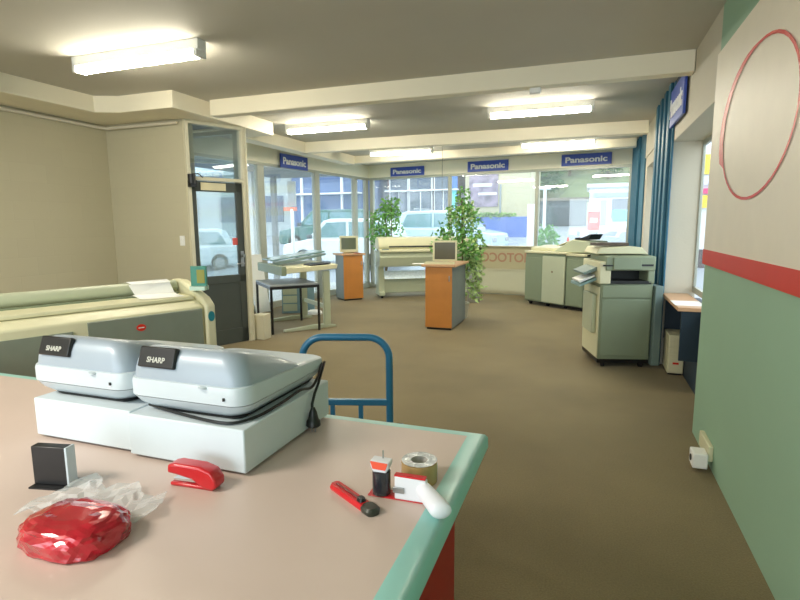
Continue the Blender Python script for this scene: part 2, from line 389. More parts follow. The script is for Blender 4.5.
# ---------------------------------------------------------------- ceiling things
TUBE = bpy.data.materials.new('lit_diffuser'); TUBE.use_nodes = True
_b = TUBE.node_tree.nodes['Principled BSDF']; _b.inputs['Base Color'].default_value = (1, 1, 1, 1)
_b.inputs['Emission Color'].default_value = (1.0, .93, .76, 1); _b.inputs['Emission Strength'].default_value = TUBE_STRENGTH
def light_fitting(x0, x1, y, label):
    t = thing('fluorescent_light', label, 'light', ((x0 + x1) / 2, y, CZ), 0, 'fluorescent ceiling lights')
    L = (x1 - x0) / 2
    MB().box(-L - .03, L + .03, -.05, .05, -.08, 0).build('housing', WHITE, t, bevel=.004)
    MB().prism([(-.052, -.08), (-.054, -.105), (-.032, -.125), (.032, -.125), (.054, -.105), (.052, -.08)], -L, L, 'x').build('diffuser', TUBE, t, smooth=True)
    for s in (-1, 1): MB().box(s * L - .01 if s > 0 else -L - .02, s * L + .02 if s > 0 else -L + .01, -.056, .056, -.128, -.075).build('end_cap', WHITE, t)
    return t
light_fitting(-4.12, -2.88, 3.5, 'lit fluorescent ceiling light in the near left ceiling bay, closest to the counter')
light_fitting(-4.07, -2.87, 6.74, 'lit fluorescent ceiling light left of centre, just beyond the nearest beam')
light_fitting(-1.2, -.03, 6.7, 'lit fluorescent ceiling light right of centre, just beyond the nearest beam')
light_fitting(-3.91, -2.74, 9.39, 'small-looking fluorescent ceiling light far left, over the window corner')
light_fitting(-1.13, .03, 9.38, 'small-looking fluorescent ceiling light far right, above the third blue sign')

s = MB().box(-.05, .05, -.03, .03, -.05, 0).build('smoke_sensor', WHITE, bevel=.008); s.location = (-.52, 5.19, SZ)
tag(s, 'small white plastic box fixed under the nearest ceiling beam', 'sensor')
h = MB().tube([(0, 0, 0), (0, 0, -.05), (.02, 0, -.07), (.04, 0, -.05)], .006).build('ceiling_hook', STEEL); h.location = (-2.3, 8.46, CZ)
tag(h, 'small metal hook in the ceiling holding the hanging string', 'hook')
h = MB().cyl((0, 0, 0), (0, 0, -.95), .004, 6).build('hanging_string', mat('string_grey', (120, 118, 100), .8)); h.location = (-2.285, 8.46, CZ - .06)
tag(h, 'thin dark string hanging from the ceiling hook before the plant', 'string')

# ---------------------------------------------------------------- blue brand signs
def brand_sign(loc, rz, w, h, label, group='blue brand signs on the fascia'):
    t = thing('brand_sign', label, 'sign', loc, rz, group)
    MB().box(-w / 2, w / 2, -.012, .012, -h / 2, h / 2).build('board', SIGNBLUE, t, bevel=.003)
    text('lettering', 'Panasonic', h * .66, WHITE, t, face((0, -.014, .0)), bold=h * .022, fit=(w * .84, h * .52))
    return t
rzB = atan2(vB.y, vB.x); rzL = atan2(vL.y, vL.x)
def on_back(x, z, off=.085):
    p = CB + vB * sB(x); return (p.x + vB.y * off, p.y - vB.x * off, z)
brand_sign(on_back(-4.0, 2.745), rzB, .86, .20, 'blue sign with white brand lettering, left end of the back window fascia')
brand_sign(on_back(-2.09, 2.76), rzB, .90, .22, 'blue sign with white brand lettering, in the middle of the back fascia beside the string')
brand_sign(on_back(-.1, 2.775), rzB, .94, .22, 'blue sign with white brand lettering, right end of the back fascia over the hillside view')
p = CA + vL * sL(9.03)
brand_sign((p.x + .11, p.y, 2.72), rzL + pi * 0 - 0, .82, .25, 'blue sign with white brand lettering above the left window wall')
bpy.data.objects['brand_sign.003'].rotation_euler = (0, 0, rzL)
brand_sign((RX - .03, 5.83, 2.66), -pi / 2, .9, .36, 'blue sign with white brand lettering high on the right wall, beside the blue flutes')

# poster on the green wall
def poster():
    t = thing('wall_poster', 'large white poster with red border and red curve on the green wall', 'poster', (RX - .012, 2.9, 0), 0)
    MB().box(-.008, .008, -1.2, 1.26, 1.24, 2.62).build('board', mat('poster_white', (236, 226, 206), .5, var=.02), t, bevel=.003)
    MB().box(-.011, -.008, -1.2, 1.26, 1.24, 1.34).build('red_band', RED, t)
    pts = [(-.012, .27 + .62 * cos(a), 2.02 + .37 * sin(a)) for a in [2 * pi * k / 40 for k in range(41)]]
    m = MB()
    for a, b in zip(pts, pts[1:]):
        va, vb = Vector(a), Vector(b); c = Vector((-.012, .27, 2.02))
        m.quad(va, vb, c + (vb - c) * (1.04 + .13 * max(0, (vb.y - .27) / .62) * (vb.z > 1.86)), c + (va - c) * (1.04 + .13 * max(0, (va.y - .27) / .62) * (va.z > 1.86)))
    m.build('red_curve', RED, t)
    return t
poster()

# light switch, outlet with adaptor
s = MB().box(-.035, .035, -.01, 0, -.06, .06).box(-.012, .012, -.016, -.01, .015, .035).box(-.012, .012, -.016, -.01, -.035, -.015).build('light_switch', WHITE, bevel=.003)
s.location = (-4.62, 5.128, 1.35); tag(s, 'white light switch on the block wall beside the door frame', 'switch')
t = thing('power_outlet', 'cream power outlet low on the green wall with a white plug-in adaptor', 'outlet', (RX, 3.68, .0))
MB().box(-.03, 0, -.16, .12, .06, .16).build('outlet_plate', MCREAM, t, bevel=.006)
a = MB().box(-.115, -.03, -.19, -.07, .02, .115).build('adaptor', WHITE, t, bevel=.008)
MB().cyl((-.12, -.13, .068), (-.114, -.13, .068), .02).build('socket_hole', BLACK, a)
s = MB().tube([(0, 0, 0), (-.03, .02, -.05), (-.05, .0, -.1)], .006).build('lead', BLACK, t)
s.location = (-.05, .2, .12); s.hide_render = False
bpy.data.objects.remove(s)

# ---------------------------------------------------------------- foreground counter
CT = .90
COUNTERTOP = mat('pinkish_laminate', (206, 186, 176), .38, var=.03, vscale=2.5)
EDGE = mat('mint_edge_trim', (152, 208, 202), .35, var=.04)
def counter():
    t = thing('service_counter', 'pinkish laminate service counter with mint green rim and red side panel', 'counter', (0, 0, 0))
    MB().box(-3.0, -.315, .1, 1.462, CT - .03, CT).build('counter_top', COUNTERTOP, t)
    # mint rim: rounded band on right and far side
    prof = [(0, 0), (.035, 0), (.046, -.004), (.054, -.014), (.055, -.045), (.045, -.05), (0, -.05)]
    m = MB(); A = []
    for (d, z) in prof:
        A.append((d, z))
    rings = [[Vector((-.315 + d, .1, CT + z)) for d, z in A], [Vector((-.315 + d, 1.462 + d * .8, CT + z)) for d, z in A], [Vector((-3.0, 1.462 + d * .8, CT + z)) for d, z in A]]
    m.loft(rings); m.build('mint_rim', EDGE, t, smooth=True)
    MB().box(-3.0, -.335, .25, 1.40, .06, CT - .035).build('red_panel', mat('red_laminate', (178, 16, 16), .4), t, bevel=.004)
    MB().box(-2.95, -.37, .3, 1.36, 0, .06).build('plinth', BLACK, t)
    return t
counter()

def carton(x0, x1, y0, y1, label):
    h = .122
    t = thing('white_box', label, 'box', ((x0 + x1) / 2, (y0 + y1) / 2, CT), 0, 'white boxes under the desktop machines')
    w, d = (x1 - x0) / 2, (y1 - y0) / 2
    MB().box(-w, w, -d, d, .008, h).build('carton', CARTON, t, bevel=.004)
    for a in (-1, 1):
        for b in (-1, 1): MB().cyl((a * (w - .03), b * (d - .03), 0), (a * (w - .03), b * (d - .03), .008), .012, 10).build('foot', RUBBER, t)
    return t
carton(-1.152, -.78, 1.03, 1.48, 'white box under the silver machine nearest the blue trolley')
carton(-1.53, -1.160, 1.045, 1.49, 'white box under the silver machine at the left of the counter')

def desk_machine(label, loc, cord):
    """domed office machine: rounded pale tray body, silver dome cover over the front, lower pale deck behind"""
    t = thing('desktop_machine', label, 'office machine', loc, 0, 'silver domed desktop machines')
    W, D = .385, .45    # local: x 0..W left to right, y 0..D front to back
    MB().loft([rrect(.06, W - .04, .04, D - .03, .03, 0), rrect(.05, W - .03, .03, D - .02, .035, .010)]).build('rubber_base', RUBBER, t, smooth=True)
    def sl(z): return z + 0
    r = []
    for (ins, z) in ((.032, .010), (.012, .028), (.002, .046)): r.append(rrect(ins, W - ins, ins, D - ins, .05, z))
    lower = MB().loft(r).build('lower_tray', SHELL, t, smooth=True)
    # seam
    MB().loft([rrect(.004, W - .004, .004, D - .004, .05, .046), rrect(.004, W - .004, .004, D - .004, .05, .0485)]).build('seam_line', BLACK, t)
    r = []
    for (ins, z) in ((.0, .0485), (.0, .085), (.002, .094), (.010, .098)):
        r.append([Vector((p.x, p.y, z - (p.y / D) ** 2 * .02 * (1 if z > .06 else 0))) for p in rrect(ins, W - ins, ins, D - ins, .05, z)])
    MB().loft(r).build('body_shell', SHELL, t, smooth=True)
    # silver dome: wide over the front, falling away to the back
    r = []
    N = 12; ring0 = None
    for k in range(7):
        u = k / 6; ins = .006 + .045 * u ** 1.9; z = .096
        back = .33 - .13 * u
        ring = rrect(ins, W - ins - .02 * u, ins + .01 * u, back, .05, z, 6)
        ring = [Vector((p.x, p.y, z - (p.y / D) ** 2 * .03 + max(.097 - .24 * p.y, .012) * sin(u * pi / 2))) for p in ring]
        r.append(ring)
    base = [Vector((p.x, p.y, .05)) for p in r[0]]
    dome = MB().loft([base] + r).build('dome_cover', DOME, t, smooth=True)
    # black name plate on the sloping front
    M = Matrix.Translation((.110, .0175, .153)) @ Matrix.Rotation(radians(-20), 4, 'X')
    lp = MB().box(-.060, .060, -.008, .008, -.028, .028, M).build('name_plate', BLACK, t, bevel=.004)
    text('lettering', 'SHARP', .020, mat('plate_lettering', (190, 190, 180), .5), lp, M @ face((.0, -.0088, -.008)), bold=.0005, depth=.0004)
    MB().lathe([(.014, 0), (.014, .004), (.010, .006)], (.262, .004, .088), 16, Matrix.Identity(4)).build('latch_tab', SHELL, t, smooth=True)
    MB().box(.325, .330, -.004, .0, .062, .070).build('small_mark', BLACK, t)
    if cord:
        pts = [(.05, .034, .012), (.2, .010, .006), (.335, -.002, .006), (.378, .06, .006), (.388, .16, .010), (.396, .25, .020), (.400, .31, .012), (.402, .345, .03), (.394, .38, .05), (.384, .41, .06)]
        sm = []
        for i in range(len(pts) - 1):
            p0 = Vector(pts[max(i - 1, 0)]); p1 = Vector(pts[i]); p2 = Vector(pts[i + 1]); p3 = Vector(pts[min(i + 2, len(pts) - 1)])
            for k in range(6):
                u = k / 6; sm.append(.5 * ((2 * p1) + (p2 - p0) * u + (2 * p0 - 5 * p1 + 4 * p2 - p3) * u * u + (3 * p1 - p0 - 3 * p2 + p3) * u ** 3))
        sm.append(Vector(pts[-1]))
        co = MB().tube(sm, .0042, 8).build('power_cord', BLACK, t, smooth=True)
        co2 = MB().tube([(.386, .425, .062), (.396, .39, .045), (.404, .35, .015), (.406, .32, -.01), (.408, .30, -.035), (.410, .295, -.055)], .0045, 8).build('hanging_cord', BLACK, t, smooth=True)
        pl = MB().lathe([(.006, .035), (.012, .02), (.016, .0), (.021, -.006), (.022, -.02), (.018, -.024)], (.413, .295, -.080), 16).build('plug', BLACK, co2, smooth=True)
        MB().box(.406, .409, .293, .297, -.121, -.104).box(.417, .420, .293, .297, -.121, -.104).build('plug_pin', STEEL, pl)
    return t
desk_machine('silver domed desktop machine with black cord and plug hanging off its right side', (-1.175, 1.048, CT + .122), True)
desk_machine('silver domed desktop machine at the left of the counter, beside its twin', (-1.565, 1.06, CT + .122), False)

# stapler
t = thing('stapler', 'shiny red stapler lying on the counter before the white box', 'stapler', (-.868, .957, CT), radians(4)); t.scale = (.74, .9, .92)
MB().box(-.085, .075, -.018, .018, 0, .010).build('base', REDPL, t, bevel=.004)
MB().box(-.078, .05, -.009, .009, .013, .020, Matrix.Rotation(radians(-2), 4, 'Y')).build('staple_rail', CHROME, t)
m = MB().prism([(-.090, .036), (-.088, .058), (-.06, .064), (.03, .062), (.072, .052), (.090, .030), (.090, .010), (.074, .003), (.040, .006), (.0, .026), (-.06, .034)], -.022, .022, 'y')
m.build('top_arm', REDPL, t, bevel=.006, seg=3)
MB().cyl((.062, -.021, .024), (.062, .021, .024), .006, 12).build('hinge_pin', CHROME, t)

# utility knife
t = thing('utility_knife', 'red plastic utility knife with dark slider lying on the counter', 'knife', (-.482, 1.018, CT), radians(-31)); t.scale = (.84, .95, .95)
MB().loft([rrect(-.095, .085, -.014, .014, .010, 0), rrect(-.097, .085, -.016, .016, .012, .006), rrect(-.095, .085, -.012, .012, .010, .014)]).build('handle', REDPL, t, smooth=True)
MB().box(-.08, .03, -.0035, .0035, .0135, .0155).build('slot', mat('dark_red', (120, 20, 26), .4), t)
MB().loft([rrect(.055, .104, -.016, .016, .013, -.0), rrect(.055, .104, -.019, .019, .014, .010), rrect(.06, .10, -.014, .014, .012, .0165)]).build('end_cap', mat('olive_black', (50, 52, 44), .4), t, smooth=True)
MB().loft([rrect(.028, .052, -.009, .009, .006, .014), rrect(.03, .05, -.007, .007, .005, .022)]).build('slider', BLACK, t, smooth=True)

# tape gun
GUNW = mat('gun_white', (226, 226, 232), .4, var=.03)
t = thing('tape_dispenser', 'white and red hand tape dispenser with dark roller lying on the counter', 'tape dispenser', (-.362, 1.068, CT), radians(2)); t.scale = (1.1, 1.1, 1.0)
MB().lathe([(.017, .002), (.0195, .004), (.0195, .058), (.017, .060)], (-.062, .0, 0), 24).build('roller', mat('dark_roller', (40, 44, 50), .2, coat=.5), t, smooth=True)
MB().prism([(-.076, .058), (-.048, .058), (-.042, .072), (-.041, .084), (-.083, .086), (-.082, .072)], -.014, .014, 'y').build('blade_guard', GUNW, t, bevel=.003)
MB().prism([(-.076, .068), (-.048, .067), (-.043, .083), (-.081, .085)], -.0165, -.014, 'y').build('guard_label', mat('guard_orange', (232, 88, 60), .4), t)
MB().cyl((-.060, .006, .08), (-.060, .006, .104), .0015, 6).build('blade', STEEL, t)
MB().box(-.088, .045, -.016, .018, 0, .003).build('red_base', REDPL, t, bevel=.001)
MB().prism([(-.028, .0035), (.038, .0035), (.040, .056), (-.028, .060)], -.018, -.004, 'y').build('side_plate', GUNW, t, bevel=.003)
MB().box(-.028, .038, -.0175, -.0045, .0575, .0615).build('red_edge', REDPL, t)
MB().box(-.030, -.006, -.021, -.018, .020, .034).build('tension_clip', STEEL, t, bevel=.001)
rg = []
for (x, y, z, a, b) in ((.022, -.006, .034, .012, .020), (.036, -.014, .030, .016, .022), (.050, -.026, .025, .018, .022), (.064, -.040, .022, .020, .021), (.076, -.054, .021, .022, .020), (.081, -.061, .020, .021, .018), (.083, -.065, .019, .016, .013), (.084, -.067, .019, .006, .005)):
    ux, uy = .90, .42
    rg.append([Vector((x + a * cos(q) * ux, y + a * cos(q) * uy, max(z + b * sin(q), .0015))) for q in [2 * pi * k / 24 for k in range(24)]])
MB().loft(rg).build('grip', GUNW, t, smooth=True)

# packing tape roll
t = thing('packing_tape_roll', 'roll of brown packing tape standing flat behind the tape dispenser', 'tape', (-.368, 1.160, CT))
TAPE = mat('brown_tape', (188, 154, 100), .25, var=.08, vscale=40, coat=.6)
m = MB(); n = 36
pr = [(.030, .0), (.044, .0), (.0445, .002), (.0445, .048), (.044, .050), (.030, .050)]
rings = [[Vector((r_ * cos(2 * pi * k / n), r_ * sin(2 * pi * k / n), z)) for k in range(n)] for r_, z in pr + [pr[0]]]
m.loft(rings, caps=False); m.build('tape', TAPE, t, smooth=True)
m = MB(); pr = [(.0275, .001), (.030, .001), (.030, .0505), (.0275, .0505)]
rings = [[Vector((r_ * cos(2 * pi * k / n), r_ * sin(2 * pi * k / n), z)) for k in range(n)] for r_, z in pr + [pr[0]]]
m.loft(rings, caps=False); m.build('cardboard_core', mat('card_core', (214, 210, 202), .5), t, smooth=True)
m = MB()
rr = [[Vector((r_ * cos(2 * pi * k / n), r_ * sin(2 * pi * k / n), .0515 + .0012 * random.random())) for k in range(n)] for r_ in (.020, .031, .036, .0435)]
m.loft(rr, caps=False); m.build('wrapper_film', mat('shiny_film', (220, 222, 224), .15, .3, var=.25, vscale=60, bump=.5, bscale=120), t)

# crumpled packet and bag
def crumple(name, label, cat, loc, sx, sy, sz, m, seed, amp, sub=4, group=None):
    bm = bmesh.new(); bmesh.ops.create_icosphere(bm, subdivisions=sub, radius=1)
    rnd = random.Random(seed); dirs = [Vector((rnd.gauss(0, 1), rnd.gauss(0, 1), rnd.gauss(0, 1))).normalized() for _ in range(60)]
    ph = [rnd.random() * 6 for _ in dirs]
    for v in bm.verts:
        n = v.co.normalized(); d = 0
        for q, p in zip(dirs, ph): d += abs(sin(n.dot(q) * 7 + p))
        d = (d / len(dirs) - .6) * 6 * amp + rnd.uniform(-amp, amp) * .35
        k = 1 + d; e = [abs(c) ** .7 * (1 if c > 0 else -1) for c in n]
        v.co = Vector((e[0] * sx * k, e[1] * sy * k, max(e[2] * sz * k, -sz * .55) + sz * .55))
    me = bpy.data.meshes.new(name); bm.to_mesh(me); bm.free(); me.materials.append(m)
    o = bpy.data.objects.new(name, me); COL.objects.link(o); o.location = loc
    return tag(o, label, cat, group)
crumple('red_packet', 'crumpled shiny red plastic packet at the front left of the counter', 'packet', (-.945, .70, CT), .10, .075, .038,
        mat('red_foil', (176, 12, 36), .22, .1, var=.3, vscale=14, coat=.8), 3, .075, 4)
PLB = bpy.data.materials.new('clear_plastic'); PLB.use_nodes = True; b_ = PLB.node_tree.nodes['Principled BSDF']
b_.inputs['Base Color'].default_value = (.85, .88, .9, 1); b_.inputs['Alpha'].default_value = .3; b_.inputs['Roughness'].default_value = .15
m = MB(); rnd = random.Random(5)
nx, ny = 14, 10
def bagz(i, j): return .003 + .010 * abs(sin(i * 1.3 + j * .7)) + rnd.uniform(0, .008)
g = [[m.bm.verts.new((-.13 + .29 * i / (nx - 1) * (1 - .18 * abs(j - 5) / 5), -.09 + .17 * j / (ny - 1) + .02 * sin(i), bagz(i, j))) for j in range(ny)] for i in range(nx)]
for i in range(nx - 1):
    for j in range(ny - 1): m.bm.faces.new((g[i][j], g[i + 1][j], g[i + 1][j + 1], g[i][j + 1]))
o = m.build('plastic_bag', PLB); sd = o.modifiers.new('thick', 'SOLIDIFY'); sd.thickness = .0012
o.location = (-1.01, .80, CT); tag(o, 'clear crinkled plastic bag under the red packet on the counter', 'bag')
t = thing('display_stand', 'dark stand with pale edge at the far left of the counter behind the red packet', 'stand', (-1.158, .86, CT), radians(12))
MB().box(-.09, .0, -.012, .012, .004, .10).build('back_board', BLACK, t, bevel=.002)
MB().box(.0, .006, -.014, .014, .004, .10).build('pale_edge', SHELL, t, bevel=.001)
MB().box(-.09, .006, -.03, .03, 0, .004).build('foot_plate', BLACK, t)

# ---------------------------------------------------------------- trolley
def trolley():
    t = thing('platform_trolley', 'blue tubular platform trolley standing behind the counter', 'trolley', (-1.17, 2.42, 0), radians(17))
    w, H = .228, .945; r = .019
    pts = [(-w, 0, .15)]
    pts += [(-w, 0, H - .13)]
    for k in range(1, 9):
        a = pi - k * pi / 2 / 8; pts.append((-w + .11 + .11 * cos(a), 0, H - .11 + .11 * sin(a)))
    for k in range(0, 9):
        a = pi / 2 - k * pi / 2 / 8; pts.append((w - .11 + .11 * cos(a), 0, H - .11 + .11 * sin(a)))
    pts.append((w, 0, .15))
    hd = MB().tube(pts, r, 14).build('handle', TROLLEY, t, smooth=True)
    MB().box(-w, w, -.014, .014, .58, .612).build('cross_bar', TROLLEY, t, bevel=.004)
    for x in (-.075, .075): MB().box(x - .012, x + .012, -.01, .01, .19, .58).build('upright', TROLLEY, t, bevel=.003)
    MB().box(-.27, .27, -.06, .80, .13, .17).build('platform', TROLLEY, t, bevel=.008)
    MB().box(-.255, .255, -.045, .785, .17, .175).build('platform_mat', RUBBER, t)
    for x in (-.2, .2):
        for y in (.04, .68):
            c = MB().box(x - .025, x + .025, y - .03, y + .03, .10, .13).box(x - .025, x - .021, y - .02, y + .02, .04, .10).box(x + .021, x + .025, y - .02, y + .02, .04, .10).build('castor', STEEL, t)
            MB().cyl((x - .018, y, .05), (x + .018, y, .05), .05, 20).build('wheel', RUBBER, c, smooth=True)
trolley()

# ---------------------------------------------------------------- wide format copier at left
def wide_copier():
    d = Vector((.40, .917, 0)); rz = atan2(.917, .40)
    # local x runs along the machine to its far (right) end at x=0; front faces local -y
    t = thing('wide_format_copier', 'long cream wide-format copier with grey front by the left wall', 'copier', (-2.47, 3.00, 0), rz)
    L = 1.9
    MB().prism([(0, .12), (.56, .12), (.56, 1.03), (.50, 1.05), (.06, 1.00), (0, .965)], -L, -.07, 'x').build('body', MCREAM, t, bevel=.01)
    MB().prism([(-.012, .60), (-.012, .955), (.0, .958), (.0, .60)], -.80, -.09, 'x').build('front_panel', mat('panel_grey', (132, 140, 124), .5), t)
    MB().prism([(-.012, .60), (-.012, .915), (.0, .915), (.0, .60)], -1.75, -.88, 'x').build('side_front_panel', MATS['panel_grey'], t)
    MB().box(-1.75, -.09, -.01, 0, .16, .58).build('lower_panel', MGREEN, t, bevel=.003)
    MB().tube([(-L + .05, .42, 1.085), (-.08, .42, 1.085)], .045, 20).build('roller_cover', GREIGE, t, smooth=True)
    MB().box(-L + .04, -.09, .10, .34, 1.01, 1.035, Matrix.Identity(4)).build('feed_table', MCREAM, t, bevel=.006)
    MB().box(-L + .04, -.09, .345, .37, 1.03, 1.045).build('feed_slot', MGREEN, t)
    e = MB().prism([(-.03, .05), (.58, .05), (.58, 1.08), (.50, 1.13), (.36, 1.13), (.04, 1.03), (-.03, .98)], -.07, .0, 'x').build('end_cap', MCREAM, t, bevel=.015)
    MB().cyl((.0, .12, .90), (.004, .12, .90), .0, 6) if False else None
    # logos: red oval on the front, teal mark on the end panel
    m = MB().lathe([(.001, .003), (.026, .003), (.026, 0)], (0, 0, 0), 24, Matrix.Translation((-.50, -.012, .885)) @ Matrix.Rotation(radians(90), 4, 'X') @ Matrix.Diagonal((1.1, .85, 1, 1)))
    lg = m.build('red_badge', RED, t)
    MB().box(-.518, -.482, -.0165, -.0155, .882, .888).build('badge_bar', WHITE, lg)
    MB().lathe([(.001, .004), (.024, .004), (.024, 0)], (0, 0, 0), 16, Matrix.Translation((-.035, -.03, .90)) @ Matrix.Rotation(radians(90), 4, 'X') @ Matrix.Diagonal((1, 1.5, 1, 1))).build('teal_badge', mat('teal_badge', (34, 128, 140), .4), t)
    for x in (-L + .1, -.12):
        MB().box(x - .05, x + .05, .02, .54, .0, .05).build('foot', RUBBER, t)
    MB().prism([(-.02, .08), (.57, .08), (.57, 1.08), (.50, 1.12), (.04, 1.02), (-.02, .97)], -L - .07, -L, 'x').build('left_end_cap', MCREAM, t, bevel=.015)
    return t, rz
wc, wrz = wide_copier()
Mw = Matrix.Translation((-2.47, 3.00, 0)) @ Matrix.Rotation(wrz, 4, 'Z')
m = MB(); pr = [(.16, 1.036), (.25, 1.037), (.33, 1.05), (.38, 1.12), (.42, 1.137), (.47, 1.13)]
for (a, b) in zip(pr, pr[1:]): m.quad((-.40, a[0], a[1] + .002), (-.14, a[0] - .03, a[1] + .002), (-.14, b[0] - .01, b[1] + .002), (-.42, b[0], b[1] + .002))
o = m.build('white_sheet', PAPER); o.location = (-2.47, 3.00, 0); o.rotation_euler = (0, 0, wrz)
o.modifiers.new('thick', 'SOLIDIFY').thickness = .001
tag(o, 'white paper sheet draped over the top of the wide grey-fronted copier', 'paper')
p = Mw @ Vector((-.035, .12, 1.072))
t = thing('brochure_holder', 'small green and yellow leaflet holder on the end of the wide copier', 'leaflet holder', p, radians(18))
MB().box(-.055, .055, -.012, .012, 0, .17).build('holder', mat('leaflet_teal', (54, 140, 120), .4), t, bevel=.002)
MB().box(-.01, .045, -.016, -.012, .05, .145).build('leaflet', mat('leaflet_yellow', (150, 150, 60), .5), t)
MB().box(-.055, .055, -.045, .03, 0, .03).build('holder_foot', mat('leaflet_white', (196, 222, 206), .3), t, bevel=.003)

# ---------------------------------------------------------------- black side table
def side_table():
    t = thing('side_table', 'small black-framed table with a grey top near the left windows', 'table', (-4.14, 6.22, 0), 0)
    A, B, Cc, Dd = Vector((0, 0)), Vector((.36, .62)), Vector((-.42, 1.45)), Vector((-.80, .95))
    # quadrilateral plan as seen: near corner, right corner, far corner, left corner (rectangle rotated ~55 deg)
    ex = Vector((.68, .73)).normalized(); ey = Vector((-ex.y, ex.x))
    P = [Vector((0, 0)), ex * .71, ex * .71 + ey * .92, ey * .92]
    m = MB(); m.prism([tuple(p) for p in P], .675, .695, 'z'); m.build('table_top', mat('grey_laminate', (150, 156, 158), .35), t, bevel=.002)
    for a, b in zip(P, P[1:] + P[:1]):
        n = (b - a).normalized(); q = Vector((-n.y, n.x)) * .014
        MB().prism([tuple(a), tuple(b), tuple(b + q), tuple(a + q)], .635, .675, 'z').build('rail', BLACK, t)
    for p in P:
        c = (P[0] + P[2]) / 2; q = p + (c - p).normalized() * .02
        MB().box(q.x - .013, q.x + .013, q.y - .013, q.y + .013, 0, .66).build('leg', BLACK, t)
side_table()

# drafting-type stand with flatbed cutter
def flatbed():
    rz = radians(51)
    t = thing('flatbed_plotter', 'cream flatbed plotter on T-shaped legs behind the small black table', 'plotter', (-4.03, 6.42, 0), rz)
    # local x across the bed (towards the room), y along its length
    for y in (.06, 1.0):
        l = MB().box(.60, .71, y - .03, y + .03, .05, .86).build('leg', GREIGE, t, bevel=.01)
        MB().prism([(-.02, 0), (.79, 0), (.79, .03), (.60, .06), (.42, .06), (-.02, .03)], y - .035, y + .035, 'y').build('foot', GREIGE, l, bevel=.006)
    MB().box(.64, .68, .09, .97, .28, .34).build('stretcher', GREIGE, t)
    MB().prism([(.02, .845), (.80, .885), (.82, .95), (.02, .925)], -.02, 1.12, 'y').build('bed', MCREAM, t, bevel=.008)
    MB().box(-.05, .02, -.03, 1.13, .82, .95).build('side_housing', MGREEN, t, bevel=.008)
    MB().prism([(.40, .935), (.72, .955), (.72, .975), (.40, .955)], .02, .30, 'y').build('control_panel', BLACK, t, bevel=.004)
    MB().prism([(.02, .935), (.80, 1.06), (.84, 1.09), (.0, .985)], .42, .54, 'y').build('gantry', MBLUEGREY, t, bevel=.004)
    MB().prism([(.0, .99), (.86, 1.10), (.86, 1.125), (.0, 1.01)], .56, 1.05, 'y').build('cover', mat('smoke_cover', (120, 150, 146), .2), t, bevel=.004)
    return t
flatbed()
m = MB().box(-.16, .16, -.12, .12, 0, .45).box(-.165, -.155, -.10, .10, .04, .41)
t = thing('storage_box', 'blue-grey storage cabinet on the floor behind the black table', 'cabinet', (-4.85, 8.15, 0), radians(30))
MB().box(-.28, .28, -.2, .2, 0, .48).build('carcass', mat('blue_grey_box', (126, 156, 164), .5), t, bevel=.006)
for k in range(3): MB().box(-.26, -.02, -.212, -.2, .04 + k * .145, .165 + k * .145).build('drawer', GREIGE, t, bevel=.003)
m.bm.free()
for i, (x, y, z, r_, lab) in enumerate([(-4.98, 7.05, .0, 20, 'white crumpled paper bundle on the floor left of the black table'), (-4.42, 7.95, 0, 50, 'white paper bundle on the floor behind the black table legs')]):
    crumple('paper_bundle', lab, 'paper', (x, y, z), .13, .09, .05, PAPER, 20 + i, .12, 3)
# loose sheets leaning at window
for i, (x, y, z, w, h, rz_, lab) in enumerate([(-5.38, 7.85, .0, .30, 1.02, 72, 'tall white display board leaning by the left window behind the black table')]):
    t = thing('display_board', lab, 'board', (x, y, z), radians(rz_))
    MB().prism([(0, 0), (.02, 0), (.22, h), (.20, h)], -w / 2, w / 2, 'x').build('board', PAPER, t, bevel=.002)
    MB().prism([(.40, 0), (.42, 0), (.20, h * .85), (.19, h * .85)], -.02, .02, 'x').build('prop', GREIGE, t)

# ---------------------------------------------------------------- podiums and monitors
def podium(loc, rz, w, d, h, label, group='beech fronted display podiums'):
    t = thing('display_podium', label, 'podium', loc, rz, group)
    MB().box(0, w, .012, d, 0.03, h - .035).build('carcass', PODGREY, t, bevel=.003)
    MB().box(.02, w - .02, .03, d - .02, 0, .03).build('plinth', BLACK, t)
    dr = MB().box(.004, w - .004, 0, .018, .035, h - .04).build('front_panel', ORANGEWOOD, t, bevel=.002)
    MB().box(w - .05, w - .035, -.012, 0, h - .24, h - .16).build('handle', STEEL, dr, bevel=.002)
    MB().box(-.05, w + .05, -.03, d + .03, h - .035, h).build('top', PINKWOOD, t, bevel=.006)
    return t
podium((-2.215, 7.27, 0), radians(0), .405, .86, .955, 'beech fronted podium in the middle of the carpet, carrying a monitor')
podium((-4.62, 9.55, 0), radians(48), .43, .44, .955, 'beech fronted podium farther back by the left windows, carrying a monitor')
def lcd_monitor(loc, rz):
    t = thing('computer_monitor', 'cream framed square monitor with dull screen on the middle podium', 'monitor', loc, rz)
    MB().box(-.10, .10, -.07, .09, 0, .015).build('foot', MCREAM, t, bevel=.006)
    MB().box(-.03, .03, .02, .045, .015, .12).build('neck', MCREAM, t)
    b = MB().box(-.178, .178, -.02, .02, .035, .335)
    b.build('bezel', MCREAM, t, bevel=.006)
    MB().box(-.15, .15, -.0235, -.019, .062, .308).build('screen', SCREEN, t)
    MB().box(-.12, .12, .02, .05, .08, .28).build('back_shell', MCREAM, t, bevel=.01)
lcd_monitor((-1.985, 7.52, .955), radians(12))
t = thing('keyboard', 'flat cream keyboard before the monitor on the middle podium', 'keyboard', (-2.02, 7.34, .955), radians(6))
MB().prism([(-.07, 0), (.07, 0), (.07, .03), (-.07, .016)], -.215, .215, 'x').build('case', MCREAM, t, bevel=.004)
k_ = MB()
